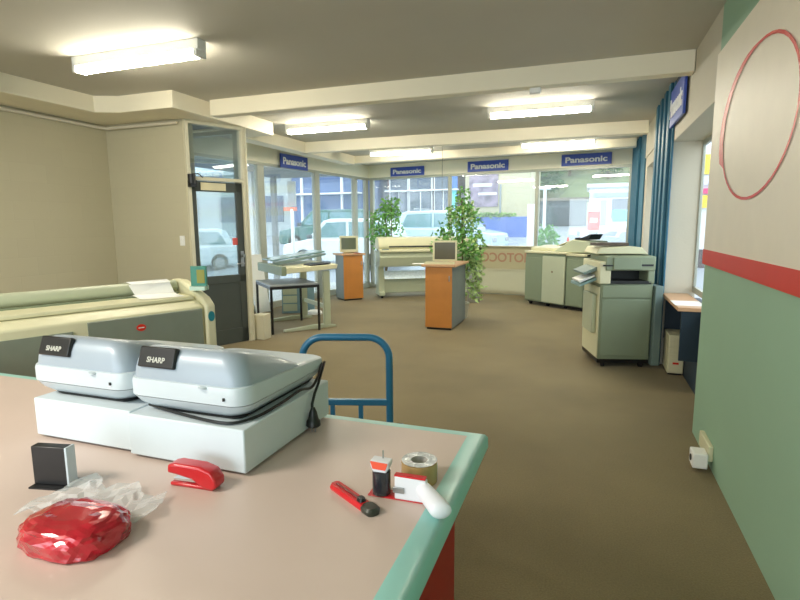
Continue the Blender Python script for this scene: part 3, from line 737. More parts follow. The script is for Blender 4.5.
for r_ in range(4):
    for c_ in range(14): k_.box(-.20 + c_ * .0285, -.176 + c_ * .0285, -.055 + r_ * .028, -.033 + r_ * .028, .018 + r_ * .003, .027 + r_ * .003)
k_.build('keys', MCREAM, t)
o = MB().box(-.13, .11, -.09, .08, 0, .004).build('white_sheet', PAPER); o.location = (-2.30, 7.36, .955); o.rotation_euler = (0, 0, radians(14))
tag(o, 'white paper sheet overhanging the left edge of the middle podium', 'paper')
def crt(loc, rz):
    t = thing('computer_monitor', 'small boxy cream tube monitor with green-grey screen on the back podium', 'monitor', loc, rz)
    MB().loft([rrect(-.10, .10, -.10, .12, .02, 0), rrect(-.12, .12, -.12, .13, .02, .03)]).build('foot', MCREAM, t, smooth=True)
    MB().prism([(-.15, .03), (-.13, .355), (.0, .35), (.20, .29), (.20, .09), (.0, .03)], -.185, .185, 'x').build('case', MCREAM, t, bevel=.012)
    MB().prism([(-.151, .085), (-.142, .315), (-.135, .315), (-.14, .085)], -.145, .145, 'x').build('screen', mat('green_grey_screen', (92, 98, 70), .15), t)
crt((-4.62, 9.82, .955), radians(24))
o = MB().box(-.06, .06, -.08, .08, 0, .01).build('mouse_mat', mat('pink_mat', (196, 120, 96), .6)); o.location = (-4.42, 9.80, .955)
tag(o, 'reddish mat at the right of the tube monitor on the back podium', 'mat')

# ---------------------------------------------------------------- wide plotter at the back
def wide_plotter():
    rz = radians(32)
    t = thing('wide_format_printer', 'long cream wide-format printer on stand before the back left windows', 'printer', (-4.08, 10.12, 0), rz)
    L = 2.0
    for x in (.06, L - .06):
        MB().prism([(-.03, .05), (.50, .05), (.42, .14), (.36, .62), (.38, .78), (.06, .78), (.10, .62), (.06, .14), (-.03, .12)], x - .06, x + .06, 'x').build('leg', GREIGE, t, bevel=.012)
        for y in (.02, .44): MB().cyl((x - .02, y, .03), (x + .02, y, .03), .03, 16).build('castor', RUBBER, t)
    MB().box(.10, L - .10, .10, .42, .10, .40).build('paper_basket', GREIGE, t, bevel=.01)
    f_ = mat('pale_stripes', (214, 230, 240), .4, var=.15, vscale=30)
    MB().prism([(.0, .40), (.14, .56), (.15, .56), (.02, .40)], .12, L - .12, 'x').build('catch_tray', f_, t)
    MB().prism([(-.04, .66), (.46, .66), (.46, .98), (-.04, .98), (-.10, .86)], 0, L, 'x').build('lower_case', GREIGE, t, bevel=.012)
    MB().prism([(-.13, .965), (.10, .985), (.10, 1.03), (-.13, 1.0)], 0, L, 'x').build('output_shelf', MCREAM, t, bevel=.008)
    MB().prism([(.06, 1.02), (.46, 1.02), (.46, 1.22), (.30, 1.275), (.10, 1.25), (.03, 1.12), (.03, 1.06)], 0, L, 'x').build('hood', MCREAM, t, bevel=.012)
    MB().prism([(.018, 1.06), (.052, 1.135), (.058, 1.13), (.026, 1.055)], .22, L - .1, 'x').build('paper_slot', DARK, t)
    MB().box(.06, .20, -.05, .02, 1.0, 1.03).build('control_pad', MBLUEGREY, t, bevel=.003)
wide_plotter()

# ---------------------------------------------------------------- plants
def foliage(m, c, rad, n, rnd, size=(.05, .09), ragged=.35):
    size = (size[0] * 1.25, size[1] * 1.25) if size[1] < .12 else size
    for _ in range(n):
        while True:
            p = Vector((rnd.uniform(-1, 1), rnd.uniform(-1, 1), rnd.uniform(-1, 1)))
            if p.length < 1 + ragged * rnd.random(): break
        q = Vector((c[0] + p.x * rad[0], c[1] + p.y * rad[1], c[2] + p.z * rad[2]))
        L = rnd.uniform(*size); d = Vector((rnd.gauss(0, 1), rnd.gauss(0, 1), rnd.gauss(-.3, .7))).normalized()
        s = d.cross(Vector((rnd.gauss(0, 1), rnd.gauss(0, 1), rnd.gauss(0, 1)))).normalized() * L * .28
        nrm = d.cross(s).normalized() * L * .08
        a, b_, e, f = q, q + d * L * .45 + s + nrm, q + d * L, q + d * L * .45 - s + nrm
        va, vb, ve, vf = (m.bm.verts.new(x) for x in (a, b_, e, f)); m.bm.faces.new((va, vb, ve)); m.bm.faces.new((va, ve, vf))
def plant(name, label, loc, blobs, stem, pot, m1=LEAF, second=None):
    rnd = random.Random(int(abs(loc[0]) * 100)); t = thing(name, label, 'plant', loc)
    m = MB()
    for c, r_, n in blobs: foliage(m, c, r_, n, rnd)
    m.build('foliage', m1, t)
    if second:
        m = MB()
        for c, r_, n in second: foliage(m, c, r_, n, rnd)
        m.build('pale_foliage', LEAF2, t)
    m = MB()
    for s_ in stem: m.tube(s_, .012, 8)
    m.build('stem', STEM, t, smooth=True)
    pot(t)
def tall_pot(t, h, r_, mm):
    p_ = MB().lathe([(r_ * .75, 0), (r_ * .8, .02), (r_, h - .04), (r_ * 1.06, h - .03), (r_ * 1.06, h), (r_ * .9, h), (r_ * .88, h - .03), (.001, h - .035)]).build('pot', mm, t, smooth=True)
    MB().lathe([(r_ * .87, h - .03), (.001, h - .02)]).build('soil', mat('soil', (60, 46, 34), .9), p_)
POT = mat('pale_pot', (206, 200, 180), .5)
plant('potted_plant', 'bushy green potted plant standing behind the long printer by the window corner', (-4.32, 11.15, 0),
      [((0, 0, 1.50), (.38, .3, .40), 480), ((.12, 0, 1.90), (.22, .2, .24), 240), ((-.15, 0, 1.25), (.25, .25, .25), 200)],
      [[(0, 0, .4), (.02, 0, 1.0), (0, 0, 1.7)], [(0, 0, .4), (-.12, 0, 1.2), (-.18, 0, 1.6)], [(0, 0, .4), (.14, 0, 1.3), (.14, 0, 2.0)]],
      lambda t: tall_pot(t, .42, .16, POT))
plant('trailing_plant', 'tall trailing variegated plant spilling behind the middle podium and monitor', (-1.93, 8.35, 0),
      [((-.08, 0, 1.22), (.42, .24, .30), 420), ((.0, 0, 1.58), (.28, .2, .25), 220), ((.02, 0, 1.92), (.13, .12, .18), 70), ((-.36, 0, .82), (.10, .1, .20), 70), ((.12, 0, 1.0), (.12, .12, .25), 90)],
      [[(0, 0, .25), (.02, 0, 1.0), (0, 0, 1.9)], [(0, 0, .25), (-.2, 0, 1.1), (-.38, 0, .75)], [(0, 0, .25), (.15, 0, 1.1), (.25, 0, .6)]],
      lambda t: tall_pot(t, .26, .13, POT),
      second=[((.20, 0, .70), (.16, .14, .38), 240), ((.22, 0, 1.1), (.14, .12, .3), 120), ((.02, 0, 1.70), (.2, .16, .22), 110)])
# grey pedestal bin with dark lid and magazine on top
t = thing('pedestal_bin', 'grey cylindrical bin with dark rim standing right of the trailing plant', 'bin', (-2.10, 10.2, 0))
MB().lathe([(.12, 0), (.13, .02), (.13, .98), (.12, 1.0)]).build('body', mat('bin_grey', (168, 168, 160), .3, .4), t, smooth=True)
MB().lathe([(.15, 1.0), (.165, 1.02), (.165, 1.06), (.12, 1.075), (.001, 1.06)]).build('rim', BLACK, t, smooth=True)
o = thing('magazine', 'open pale magazine lying on top of the grey bin', 'magazine', (-1.98, 10.2, 1.078), radians(15))
MB().prism([(-.20, .0), (0, .012), (.20, .04), (.20, .045), (0, .022), (-.20, .008)], -.13, .13, 'y').build('pages', PAPER, o)
MB().prism([(-.20, -.002), (0, .009), (.20, .037), (.20, .04), (0, .012), (-.20, .0)], -.132, .132, 'y').build('cover', mat('magazine_cover', (80, 82, 60), .4), o)

# ---------------------------------------------------------------- big copier near the back right
def big_copier():
    rz = radians(-36); t = thing('office_copier', 'large three-section office copier below the back right window', 'copier', (-1.13, 10.28, 0), rz)
    L = 1.33; D_ = .62
    MB().box(0, .46, .02, D_, .07, .98).build('left_section', MGREEN, t, bevel=.01)
    MB().box(.46, .94, .0, D_, .07, .98).build('middle_section', MGREEN, t, bevel=.01)
    MB().box(.94, L, .02, D_, .07, .96).build('right_section', MGREEN, t, bevel=.01)
    dl = MB().box(.012, .448, -.002, .02, .09, .90).build('left_door', MGREEN, t, bevel=.006)
    dm = MB().box(.448, .95, -.035, .0, .09, .94).build('middle_door', GREIGE, t, bevel=.008)
    MB().lathe([(.001, .003), (.018, .003), (.018, 0)], (0, 0, 0), 16, Matrix.Translation((.68, -.035, .66)) @ Matrix.Rotation(radians(90), 4, 'X')).build('badge', mat('brown_badge', (126, 104, 78), .4), dm)
    MB().box(.96, L - .01, -.002, .02, .09, .90).build('right_door', MGREEN, t, bevel=.006)
    MB().box(-.01, .47, -.01, D_, .98, 1.02).build('left_top', MCREAM, t, bevel=.008)
    MB().box(.44, .97, -.045, D_, .985, 1.02).build('middle_top', MCREAM, t, bevel=.008)
    MB().box(.95, L + .02, -.01, D_, .96, 1.0).build('right_top', MCREAM, t, bevel=.008)
    MB().prism([(.16, 1.02), (D_, 1.02), (D_, 1.12), (.16, 1.08)], -.0, .62, 'x').build('platen_cover', MCREAM, t, bevel=.01)
    MB().prism([(.58, 1.02), (.98, 1.02), (1.34, 1.02), (1.34, 1.22), (.98, 1.24), (.70, 1.10)], .12, D_, 'y').build('document_feeder', GREIGE, t, bevel=.012)
    MB().prism([(.62, 1.12), (1.0, 1.245), (1.0, 1.255), (.60, 1.13)], .16, D_ - .04, 'y').build('feeder_tray', MCREAM, t)
    for k, z in enumerate((.96, .74)):
        MB().prism([(L, z - .02), (L + .02, z - .02), (L + .34, z - .13), (L + .34, z - .11), (L + .02, z + .02), (L, z + .02)][:0] or [(L, z), (L + .30, z + .10), (L + .30, z + .12), (L, z + .02)], .05, .5, 'y').build('output_tray', DARK if k == 0 else MBLUEGREY, t, bevel=.002)
    for x in (.08, .5, .9, L - .08):
        for y in (.10, D_ - .08): MB().cyl((x - .015, y, .035), (x + .015, y, .035), .035, 16).build('castor', RUBBER, t)
    MB().box(.04, L - .04, .06, D_ - .03, .05, .075).build('chassis', BLACK, t)
big_copier()

# ---------------------------------------------------------------- near copier on the right
def near_copier():
    rz = radians(15); t = thing('photocopier', 'grey-green photocopier in front of the teal pier at the right wall', 'copier', (.14, 5.83, 0), rz)
    w, d = .53, .62
    MB().box(0, w, .0, d, .09, .90).build('body', MGREEN, t, bevel=.012)
    MB().box(.015, w - .015, -.012, 0, .13, .735).build('lower_door', MGREEN, t, bevel=.006)
    MB().box(.015, w - .015, -.012, 0, .75, .885).build('upper_door', MGREEN, t, bevel=.006)
    MB().box(.0, w, .02, d, .05, .09).build('chassis', BLACK, t)
    MB().box(-.012, 0, .01, d - .02, .10, .86).build('side_cover', MCREAM, t, bevel=.006)
    # top unit: scanner with recess
    MB().box(.02, w - .03, -.02, d, .90, .93).build('recess_floor', DARK, t)
    MB().box(-.03, .09, -.03, d, .90, 1.13).build('left_column', MCREAM, t, bevel=.012)
    MB().box(w - .07, w - .0, -.02, d, .90, 1.14).build('right_column', MGREEN, t, bevel=.012)
    MB().box(.09, w - .07, .22, d, .93, 1.03).build('paper_exit', DARK, t)
    MB().prism([(-.045, 1.04), (.55, 1.04), (.55, 1.20), (-.045, 1.185)], .03, w - .005, 'x').build('document_feeder', MGREEN, t, bevel=.01)
    MB().box(.10, .38, -.062, -.04, 1.05, 1.18).build('feeder_cover', MGREEN, t, bevel=.006)
    MB().box(.38, w - .03, -.052, -.035, 1.085, 1.105).build('feeder_slot', BLACK, t)
    MB().box(.0, .12, -.055, -.035, 1.085, 1.10).build('left_slot', BLACK, t)
    MB().prism([(-.04, 1.20), (w - .03, 1.20), (w - .10, 1.27), (w - .22, 1.285), (.0, 1.27)], .10, d - .03, 'y').build('lid', MCREAM, t, bevel=.012)
    MB().prism([(.0, .90), (-.26, .93), (-.28, .98), (-.27, .985), (-.24, .95), (.0, .925)][:0] or [(-.03, .93), (-.20, .86), (-.20, .88), (-.03, .96)], .06, .46, 'y').build('output_tray', mat('tray_teal', (130, 160, 160), .4), t, bevel=.002)
    MB().prism([(-.03, 1.03), (-.16, .985), (-.17, 1.01), (-.03, 1.07)], .06, .5, 'y').build('upper_tray', MBLUEGREY, t, bevel=.002)
    MB().box(-.06, -.012, .08, .45, .36, .78).build('paper_drawer', GREIGE, t, bevel=.01)
    u = MB().box(w + .005, w + .085, -.05, .42, .04, .88).build('side_unit', MBLUEGREY, t, bevel=.008)
    for x in (.07, w - .07):
        for y in (.06, d - .08): MB().cyl((x - .015, y, .03), (x + .015, y, .03), .03, 16).build('castor', RUBBER, t)
    return rz
rzN = near_copier()
MN = Matrix.Translation((.14, 5.83, 0)) @ Matrix.Rotation(rzN, 4, 'Z')
o = MB().prism([(-.19, .90), (-.04, .965), (-.04, .985), (-.20, .92)], .09, .42, 'y').build('paper_stack', PAPER); o.location = (.14, 5.83, 0); o.rotation_euler = (0, 0, rzN)
tag(o, 'stack of white copies in the side tray of the grey-green photocopier', 'paper')
p = MN @ Vector((.17, .26, 1.287))
o = MB().box(-.20, .14, -.12, .10, 0, .03).build('binder', mat('brown_binder', (84, 70, 56), .5), bevel=.004); o.location = p; o.rotation_euler = (0, 0, rzN)
tag(o, 'brown flat binder lying on the lid of the grey-green photocopier', 'binder')
t = thing('document_tray', 'dark wire tray on the big copier beside the back right window', 'tray', (-.08, 9.77, 1.245), radians(-36))
MB().prism([(-.14, .0), (.14, .0), (.20, .09), (.18, .10), (.02, .04), (-.14, .03)], -.06, .26, 'y').build('tray', BLACK, t, bevel=.004)

# ---------------------------------------------------------------- desk shelf in the bay and drawer unit
t = thing('window_desk', 'beech desk shelf across the near window bay of the right wall', 'desk', (0, 0, 0))
MB().box(.765, 1.01, 5.12, 6.19, .75, .785).build('desk_top', PINKWOOD, t, bevel=.004)
MB().box(.80, .95, 5.14, 5.17, .3, .75).build('bracket', DARKBLUE, t)
MB().box(.80, .95, 6.155, 6.185, .3, .75).build('bracket', DARKBLUE, t)
o = MB().box(-.12, .12, -.16, .16, 0, .003).build('white_sheet', PAPER); o.location = (.88, 5.4, .785); tag(o, 'thin white sheet lying on the beech desk shelf', 'paper')  # thin white rectangle on the desk top
t = thing('drawer_unit', 'small cream drawer unit with red badge under the beech desk shelf', 'drawer unit', (.80, 5.76, 0), radians(0))
MB().box(0, .145, 0, .35, 0.02, .41).build('case', MCREAM, t, bevel=.006)
for z0, z1 in ((.345, .395), (.285, .335), (.23, .275), (.04, .22)): MB().box(.008, .137, -.008, 0, z0, z1).build('drawer_front', MCREAM, t, bevel=.003)
MB().box(.045, .10, -.011, -.008, .115, .135).build('red_badge', RED, t)
MB().box(.01, .135, .02, .33, 0, .02).build('plinth', BLACK, t)

# ---------------------------------------------------------------- outside
def gz(y): return -.06 if y < 14 else -.06 + (y - 14) * .1 if y < 27 else 1.24 + (y - 27) * .03
CONC = mat('pale_pavement', (190, 192, 190), .8, var=.06, vscale=.8)
ROAD = mat('wet_road', (150, 158, 166), .6, var=.06, vscale=.5)
m = MB(); ys = [-6, 14, 17, 27, 48, 75]
for a, b in zip(ys, ys[1:]): m.quad((-60, a, gz(a) - .07), (30, a, gz(a) - .07), (30, b, gz(b) - .07), (-60, b, gz(b) - .07))
g = m.build('street_ground', ROAD); g['kind'] = 'structure'
m = MB().prism([(-8.4, 3), (-5.86, 3), (-5.86, 5.3), (-4.6, 5.3), (-4.3, 5.95), (-5.9, 6.12), (-5.2, 12.1), (1.6, 11.3), (1.6, 13.0), (-8.4, 13.0)], -.13, -.04, 'z')
m.build('pavement', CONC, kind='structure')
# street canopy outside the left windows
m = MB().prism([(-8.0, 3), (-5.95, 3), (-5.95, 5.4), (-5.95, 6.1), (-5.2, 12.12), (-5.6, 12.5), (-8.0, 12.5)], 2.78, 2.9, 'z')
m.build('trim_15', mat('canopy_grey', (120, 124, 122), .6), kind='structure')
m = MB().prism([(-5.95, 5.32), (-4.56, 5.32), (-4.32, 5.84), (-4.5, 6.0), (-5.95, 5.95)], SZ + .02, 2.9, 'z')
m.build('trim_16', MATS['canopy_grey'], kind='structure')
for i, (x, y) in enumerate([(-7.7, 11.9), (-7.7, 7.0)]):
    o = MB().box(-.06, .06, -.06, .06, -.04, 2.78).build('canopy_post', mat('post_grey', (128, 132, 130), .5)); o.location = (x, y, 0)
    tag(o, ['grey steel canopy post outside the left windows, farther one', 'grey steel canopy post outside the glass door, nearer one'][i], 'post')

def wall_building(name, label, x0, x1, y, z0, z1, m_, depth=5, rooftrim=None):
    t = thing(name, label, 'building', ((x0 + x1) / 2, y, -.023 * y)); w = (x1 - x0) / 2
    MB().box(-w, w, 0, depth, z0, z1).build('walls', m_, t)
    MB().box(-w - .15, w + .15, -.2, depth, z1, z1 + .18).build('roof', rooftrim or WHITE, t)
    return t, w
BB = mat('blue_render', (84, 108, 150), .7, var=.05, vscale=1)
t, w = wall_building('blue_shop_building', 'blue walled building across the street seen through the left windows', -14.2, -10.3, 23.5, .9, 4.6, BB, 5, mat('reddish_fascia', (150, 100, 100), .6))
for x in (-1.3, .9): MB().box(x - .05, x + .06, -.1, 0, 1.3, 4.4).build('downpipe', WHITE, t)
MB().box(-w, w, -.5, 0, 3.55, 3.62).build('awning_rail', WHITE, t)
t, w = wall_building('brick_building', 'dark brick building with white window frames behind the plants', -9.8, -6.1, 25.6, 1.4, 6.5, mat('dull_brick', (118, 92, 88), .8, var=.2, vscale=2))
for (x0, x1) in ((-1.65, -.75), (-.6, .5), (.7, 1.55)):
    f_ = MB().box(x0 - .06, x1 + .06, -.1, 0, 2.4, 4.75).build('window_frame', WHITE, t)
    MB().box(x0, (x0 + x1) / 2 - .03, -.12, -.1, 2.46, 3.75).box((x0 + x1) / 2 + .03, x1, -.12, -.1, 2.46, 3.75).box(x0, x1, -.12, -.1, 3.85, 4.7).build('window_pane', mat('dark_pane', (78, 92, 108), .15, var=.3, vscale=1.3), f_)
MB().box(-1.9, 1.9, -.3, -.1, 3.77, 3.84).build('canopy_rail', WHITE, t)
MB().box(1.5, 1.84, -.16, -.12, 1.9, 4.7).build('blue_panel', mat('bright_blue_panel', (82, 128, 206), .5), t)
MB().box(1.55, 1.8, -.2, -.16, 2.9, 3.8).build('turquoise_sign', mat('turquoise_sign', (92, 210, 210), .4), t)
t, w = wall_building('cream_building', 'cream walled building with a large picture panel across the street', -5.75, -2.65, 25.6, 1.4, 5.0, mat('cream_render', (204, 194, 160), .7))
MB().box(-1.35, .05, -.06, 0, 2.95, 4.75).build('picture_panel', mat('picture_mix', (150, 132, 150), .5, var=.6, vscale=2.5), t, bevel=.01)
MB().box(-1.15, -.25, -.09, -.06, 3.9, 4.05).box(-.9, -.02, -.09, -.06, 3.5, 3.62).build('picture_stripe', WHITE, t)
MB().box(.12, .20, -.08, 0, 2.5, 4.0).build('drain_pipe', mat('pipe_grey', (150, 156, 160), .5), t)
t = thing('blue_forecourt_wall', 'low blue wall with hedge top below the cream building', 'wall', (-5.6, 24.6, -.56))
MB().box(-3.1, 2.9, 0, .4, 1.3, 2.42).build('wall', mat('forecourt_blue', (84, 116, 190), .6), t)
mh = MB(); foliage(mh, (.8, .2, 2.48), (1.6, .2, .10), 900, random.Random(4), (.12, .25)); mh.build('hedge', mat('hedge_green', (140, 176, 90), .7, var=.2), t)
t, w = wall_building('pale_grey_building', 'pale grey building at the far left beyond the street', -26, -14.6, 25, .9, 4.9, mat('pale_grey_render', (168, 176, 174), .7))
for x in (-4.4, -1.6, 1.2, 4.0): MB().box(x - .7, x + .7, -.05, 0, 2.3, 3.7).build('window_pane', MATS['dark_pane'], t)
t, w = wall_building('white_kiosk', 'white service building with wide window beyond the back right glass', -.05, 2.9, 29.5, 1.9, 4.05, mat('kiosk_white', (232, 238, 244), .5), 4)
f_ = MB().box(1.10 - w, 2.35 - w, -.05, 0, 2.45, 3.45).build('window_pane', MATS['dark_pane'], t)
MB().box(1.15 - w, 1.9 - w, -.07, -.05, 2.3, 2.9).build('cyan_poster', mat('cyan_poster', (70, 196, 218), .5), t)
MB().box(.55 - w, .85 - w, -.04, 0, 2.1, 3.4).build('doorway', mat('kiosk_grey', (150, 160, 176), .5), t)
MB().box(.2 - w, 2.8 - w, -.08, 0, 3.55, 3.75).build('name_band', mat('kiosk_band', (190, 204, 216), .5), t)
t, w = wall_building('grey_shed', 'low grey shed below the wooded hill behind the back window', -3.0, -.2, 34, 2.1, 3.7, mat('shed_grey', (104, 116, 122), .7), 3, mat('shed_roof', (150, 140, 124), .7))
MB().box(-.6, .6, -.05, 0, 2.2, 3.3).build('shed_door', mat('shed_door', (84, 94, 100), .6), t)
# petrol price sign and yellow shopfront through right bay
t = thing('yellow_shopfront', 'bright yellow and white shopfront seen through the right bay window', 'building', (5.2, 17.5, 0))
MB().box(-2.5, 4, 0, 3, -.1, 5.5).build('walls', mat('kiosk_white2', (222, 226, 232), .6), t)
for z0, z1, c in ((2.9, 3.45, (238, 206, 40)), (1.95, 2.3, (238, 200, 30)), (2.6, 2.85, (210, 214, 236)), (2.35, 2.5, (214, 60, 120))):
    MB().box(-2.5, 4, -.1, 0, z0, z1).build('sign_band', mat('band_%d' % c[2], c, .5), t)
MB().box(-2.5, 4, -.08, 0, -.1, .75).build('dark_plinth', mat('plinth_dark', (70, 60, 66), .6), t)

t = thing('canopy_pillar', 'broad white pillar under the canopy, just past the door frame', 'pillar', (-7.62, 10.75, 0))
MB().box(-.17, .17, -.14, .14, -.04, 2.78).build('shaft', WHITE, t, bevel=.01)
t = thing('hanging_sign', 'narrow white sign hanging from the canopy outside the left windows', 'sign', (-7.35, 12.2, 0))
MB().box(-.12, .12, -.02, .02, 2.02, 2.66).build('board', WHITE, t, bevel=.004); MB().box(-.01, .01, -.01, .01, 2.66, 2.78).build('hanger', STEEL, t)
t = thing('parking_sign', 'white pole with small red and orange sign outside the left windows', 'sign', (-8.2, 13.6, 0))
MB().cyl((0, 0, -.04), (0, 0, 2.0), .05, 12).build('pole', WHITE, t, smooth=True)
MB().box(-.28, .16, -.02, .02, 1.95, 2.06).build('sign_plate', mat('sign_coral', (232, 120, 100), .5), t, bevel=.004)
# cars
CARWHITE = mat('car_white', (226, 234, 236), .25, var=.02, coat=.6)
CARGREEN = mat('car_green', (44, 100, 92), .25, var=.05, coat=.6)
CARBLUE = mat('car_pale_blue', (190, 212, 226), .25, var=.03, coat=.6)
CARGLASS = mat('car_glass', (96, 140, 146), .08, var=.1)
def car(label, loc, rz, body, H=1.5, L=4.2, Wd=1.7, rack=False):
    t = thing('parked_car', label, 'car', loc, rz)
    h = H / 1.5; hw = Wd / 2
    side = [(-L / 2, .35), (-L / 2 + .05, .72 * h), (-L / 2 + .95, .88 * h), (L / 2 - .15, .92 * h), (L / 2, .70 * h), (L / 2, .32), (L / 2 - .1, .22), (-L / 2 + .1, .22)]
    MB().prism([(p, q) for p, q in side], -hw, hw, 'y').build('body', body, t, bevel=.06, seg=3)
    cab = [(-L / 2 + .85, .86 * h), (-L / 2 + 1.50, 1.44 * h), (-L / 2 + 1.75, H), (L / 2 - .75, H), (L / 2 - .45, 1.42 * h), (L / 2 - .2, .88 * h)]
    MB().prism([(p, q) for p, q in cab], -hw + .1, hw - .1, 'y').build('cabin', body, t, bevel=.05, seg=3)
    for s_ in (-1, 1):
        y0, y1 = sorted((s_ * (hw - .1), s_ * (hw - .085)))
        MB().prism([(-L / 2 + 1.15, .94 * h), (-L / 2 + 1.62, 1.38 * h), (-L / 2 + 2.3, 1.40 * h), (-L / 2 + 2.3, .94 * h)], y0, y1, 'y').build('side_window', CARGLASS, t)
        MB().prism([(-L / 2 + 2.4, .94 * h), (-L / 2 + 2.4, 1.40 * h), (L / 2 - .75, 1.38 * h), (L / 2 - .5, .95 * h)], y0, y1, 'y').build('side_window', CARGLASS, t)
        for x in (-L / 2 + .8, L / 2 - .8):
            wv = MB().cyl((x, s_ * (hw - .18), .31), (x, s_ * (hw + .01), .31), .31, 24).build('wheel', RUBBER, t, smooth=True)
            MB().cyl((x, s_ * (hw + .005), .31), (x, s_ * (hw + .02), .31), .18, 16).build('hub_cap', STEEL, wv, smooth=True)
        MB().box(-L / 2 + 1.0, -L / 2 + 1.14, *sorted((s_ * hw, s_ * (hw + .16))), .90 * h, 1.02 * h).build('wing_mirror', BLACK, t, bevel=.02)
    a = Vector((-L / 2 + .92, 0, .90 * h)); b = Vector((-L / 2 + 1.47, 0, 1.40 * h))
    n = Vector((-(b - a).z, 0, (b - a).x)).normalized() * .02
    MB().loft([[a + n + Vector((0, s, 0)) for s in (-hw + .18, hw - .18)] + [b + n + Vector((0, s, 0)) for s in (hw - .24, -hw + .24)],
               [a + Vector((0, s, 0)) for s in (-hw + .18, hw - .18)] + [b + Vector((0, s, 0)) for s in (hw - .24, -hw + .24)]]).build('windscreen', CARGLASS, t)
    MB().box(-L / 2 - .02, -L / 2 + .03, -hw + .1, -hw + .4, .5, .66).box(-L / 2 - .02, -L / 2 + .03, hw - .4, hw - .1, .5, .66).build('headlamps', CHROME, t, bevel=.01)
    if rack:
        MB().tube([(-L / 2 + 1.9, -hw + .2, H + .02), (-L / 2 + 1.9, -hw + .2, H + .08), (-L / 2 + 1.9, hw - .2, H + .08), (-L / 2 + 1.9, hw - .2, H + .02)], .02).tube([(L / 2 - 1.0, -hw + .2, H + .02), (L / 2 - 1.0, -hw + .2, H + .08), (L / 2 - 1.0, hw - .2, H + .08), (L / 2 - 1.0, hw - .2, H + .02)], .02).build('roof_rack', STEEL, t)
    return t
car('white car with teal windows parked outside the left window corner', (-7.7, 16.4, gz(16.4) - .06), radians(3), CARWHITE, 1.62)
car('dark green car parked behind the white one, outside the left windows', (-10.2, 20.4, gz(20.4) - .06), radians(2), CARGREEN, 1.65, 4.6)
car('pale blue car with roof rack parked behind the bushy potted plant', (-5.0, 19.4, gz(19.4) - .06), radians(168), CARBLUE, 1.62, 4.2, rack=True)
car('white car parked across the street, seen through the glass door', (-13.6, 14.6, gz(14.6) - .06), radians(60), CARWHITE, 1.5)
# street furniture
t = thing('white_street_sign', 'tall narrow white sign board on the street beyond the back window post', 'sign', (-1.63, 16.2, gz(16.2) - .06))
MB().box(-.12, .12, -.03, .03, .3, 2.0).build('board', WHITE, t, bevel=.01); MB().box(-.04, .04, -.02, .02, 0, .3).build('post', STEEL, t)
o = MB().cyl((0, 0, 0), (0, 0, 2.4), .055, 12).cyl((-.2, 0, 2.35), (.2, 0, 2.35), .06, 10).build('street_pole', WHITE, smooth=True); o.location = (-1.52, 19.5, gz(19.5) - .07)
tag(o, 'white pole with a short crossbar outside the back window', 'pole')
t = thing('red_street_sign', 'red square sign board beside the white service building', 'sign', (.18, 25.5, gz(25.5) - .07))
MB().box(-.26, .26, -.03, .03, .2, 1.05).build('board', RED, t, bevel=.01); MB().box(-.15, .15, -.035, -.03, .55, .75).build('white_mark', WHITE, t); MB().box(-.2, .2, -.1, .1, 0, .2).build('foot', STEEL, t)
for i, (x, y) in enumerate([(-.72, 20.5), (-.32, 20.5)]):
    t = thing('traffic_cone', ['red and white traffic cone on the street, left one of the pair', 'red and white traffic cone on the street, right one of the pair'][i], 'cone', (x, y, gz(y) - .07), 0, 'traffic cones on the street'); t.scale = (.7, .7, .65)
    MB().lathe([(.20, .0), (.20, .03), (.15, .04), (.10, .36), (.09, .40)]).build('lower_cone', RED, t, smooth=True)
    MB().lathe([(.09, .40), (.07, .55)]).build('white_band', WHITE, t, smooth=True)
    MB().lathe([(.07, .55), (.03, .78), (.02, .79)]).build('tip', RED, t, smooth=True)
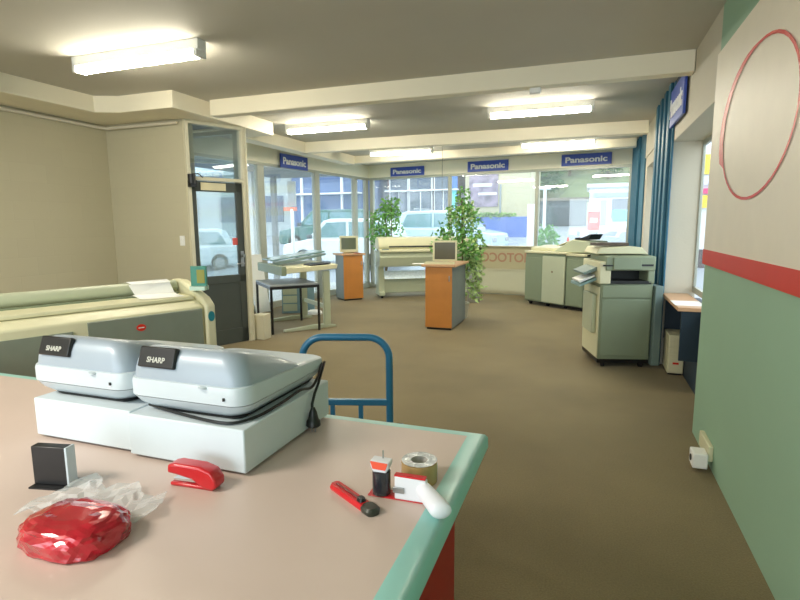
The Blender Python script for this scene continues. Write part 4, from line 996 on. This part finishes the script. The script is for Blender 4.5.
def bush(name, label, loc, blobs, trunk=None, m_=None, size=(.1, .2), cat='shrub'):
    t = thing(name, label, cat, loc); mm = MB(); rnd = random.Random(int(abs(loc[0] * 37 + loc[1])))
    for c, r_, n in blobs: foliage(mm, c, r_, n, rnd, size)
    mm.build('foliage', m_ or LEAF, t); MB().cyl((0, 0, -.05), (0, 0, trunk or .4), .05 if not trunk or trunk < 1 else .15, 8).build('trunk', STEM, t)
bush('street_shrub', 'small green shrub on the street beside the white sign board', (-1.2, 16.8, gz(16.8) - .07), [((0, 0, .75), (.28, .28, .55), 400)])
# wooded hill
m = MB(); nx, ny = 60, 24; rnd = random.Random(8); gr = []
for i in range(nx + 1):
    col = []
    for j in range(ny + 1):
        x = -40 + 80 * i / nx; y = 44 + 40 * j / ny; z = 1.5 + 17 * (j / ny) ** .75 * (.75 + .25 * sin(x * .12 + 1)) + (rnd.uniform(-.4, .4) if j else 0)
        col.append(m.bm.verts.new((x, y, z)))
    gr.append(col)
for i in range(nx):
    for j in range(ny): m.bm.faces.new((gr[i][j], gr[i + 1][j], gr[i + 1][j + 1], gr[i][j + 1]))
HILL = mat('hill_scrub', (128, 138, 96), .9, var=.3, vscale=.25)
m.build('hillside', HILL, kind='structure')
TREEM = mat('tree_green', (84, 122, 66), .7, var=.35, vscale=.6)
rnd = random.Random(12); k = 0
spots = [(-7.5, 46, 5), (-5.5, 50, 6), (-3.6, 47, 4.2), (-1.9, 52, 5.0), (1.4, 50, 3.6), (2.6, 54, 6), (5.6, 49, 4.4), (-9, 54, 7)]
words = ['first tree from the left on the wooded hill, seen over the cream building', 'second tree from the left on the wooded hill', 'third tree from the left on the wooded hill, small one', 'fourth tree from the left on the hill, above the grey shed', 'fifth tree from the left on the hill, between shed and white building', 'sixth tree from the left on the hill, behind the white building', 'rightmost tree in view on the hill above the white building', 'tall tree far back on the hill at its left end']
for (x, y, h), wd in zip(spots, words):
    z = 1.5 + 17 * ((y - 44) / 40) ** .75 * (.75 + .25 * sin(x * .12 + 1)) - .4
    bush('hillside_tree', wd, (x, y, z), [((0, 0, h * .62), (h * .3, h * .3, h * .36), 1300)], h * .5, TREEM, (.3, .6), 'tree')
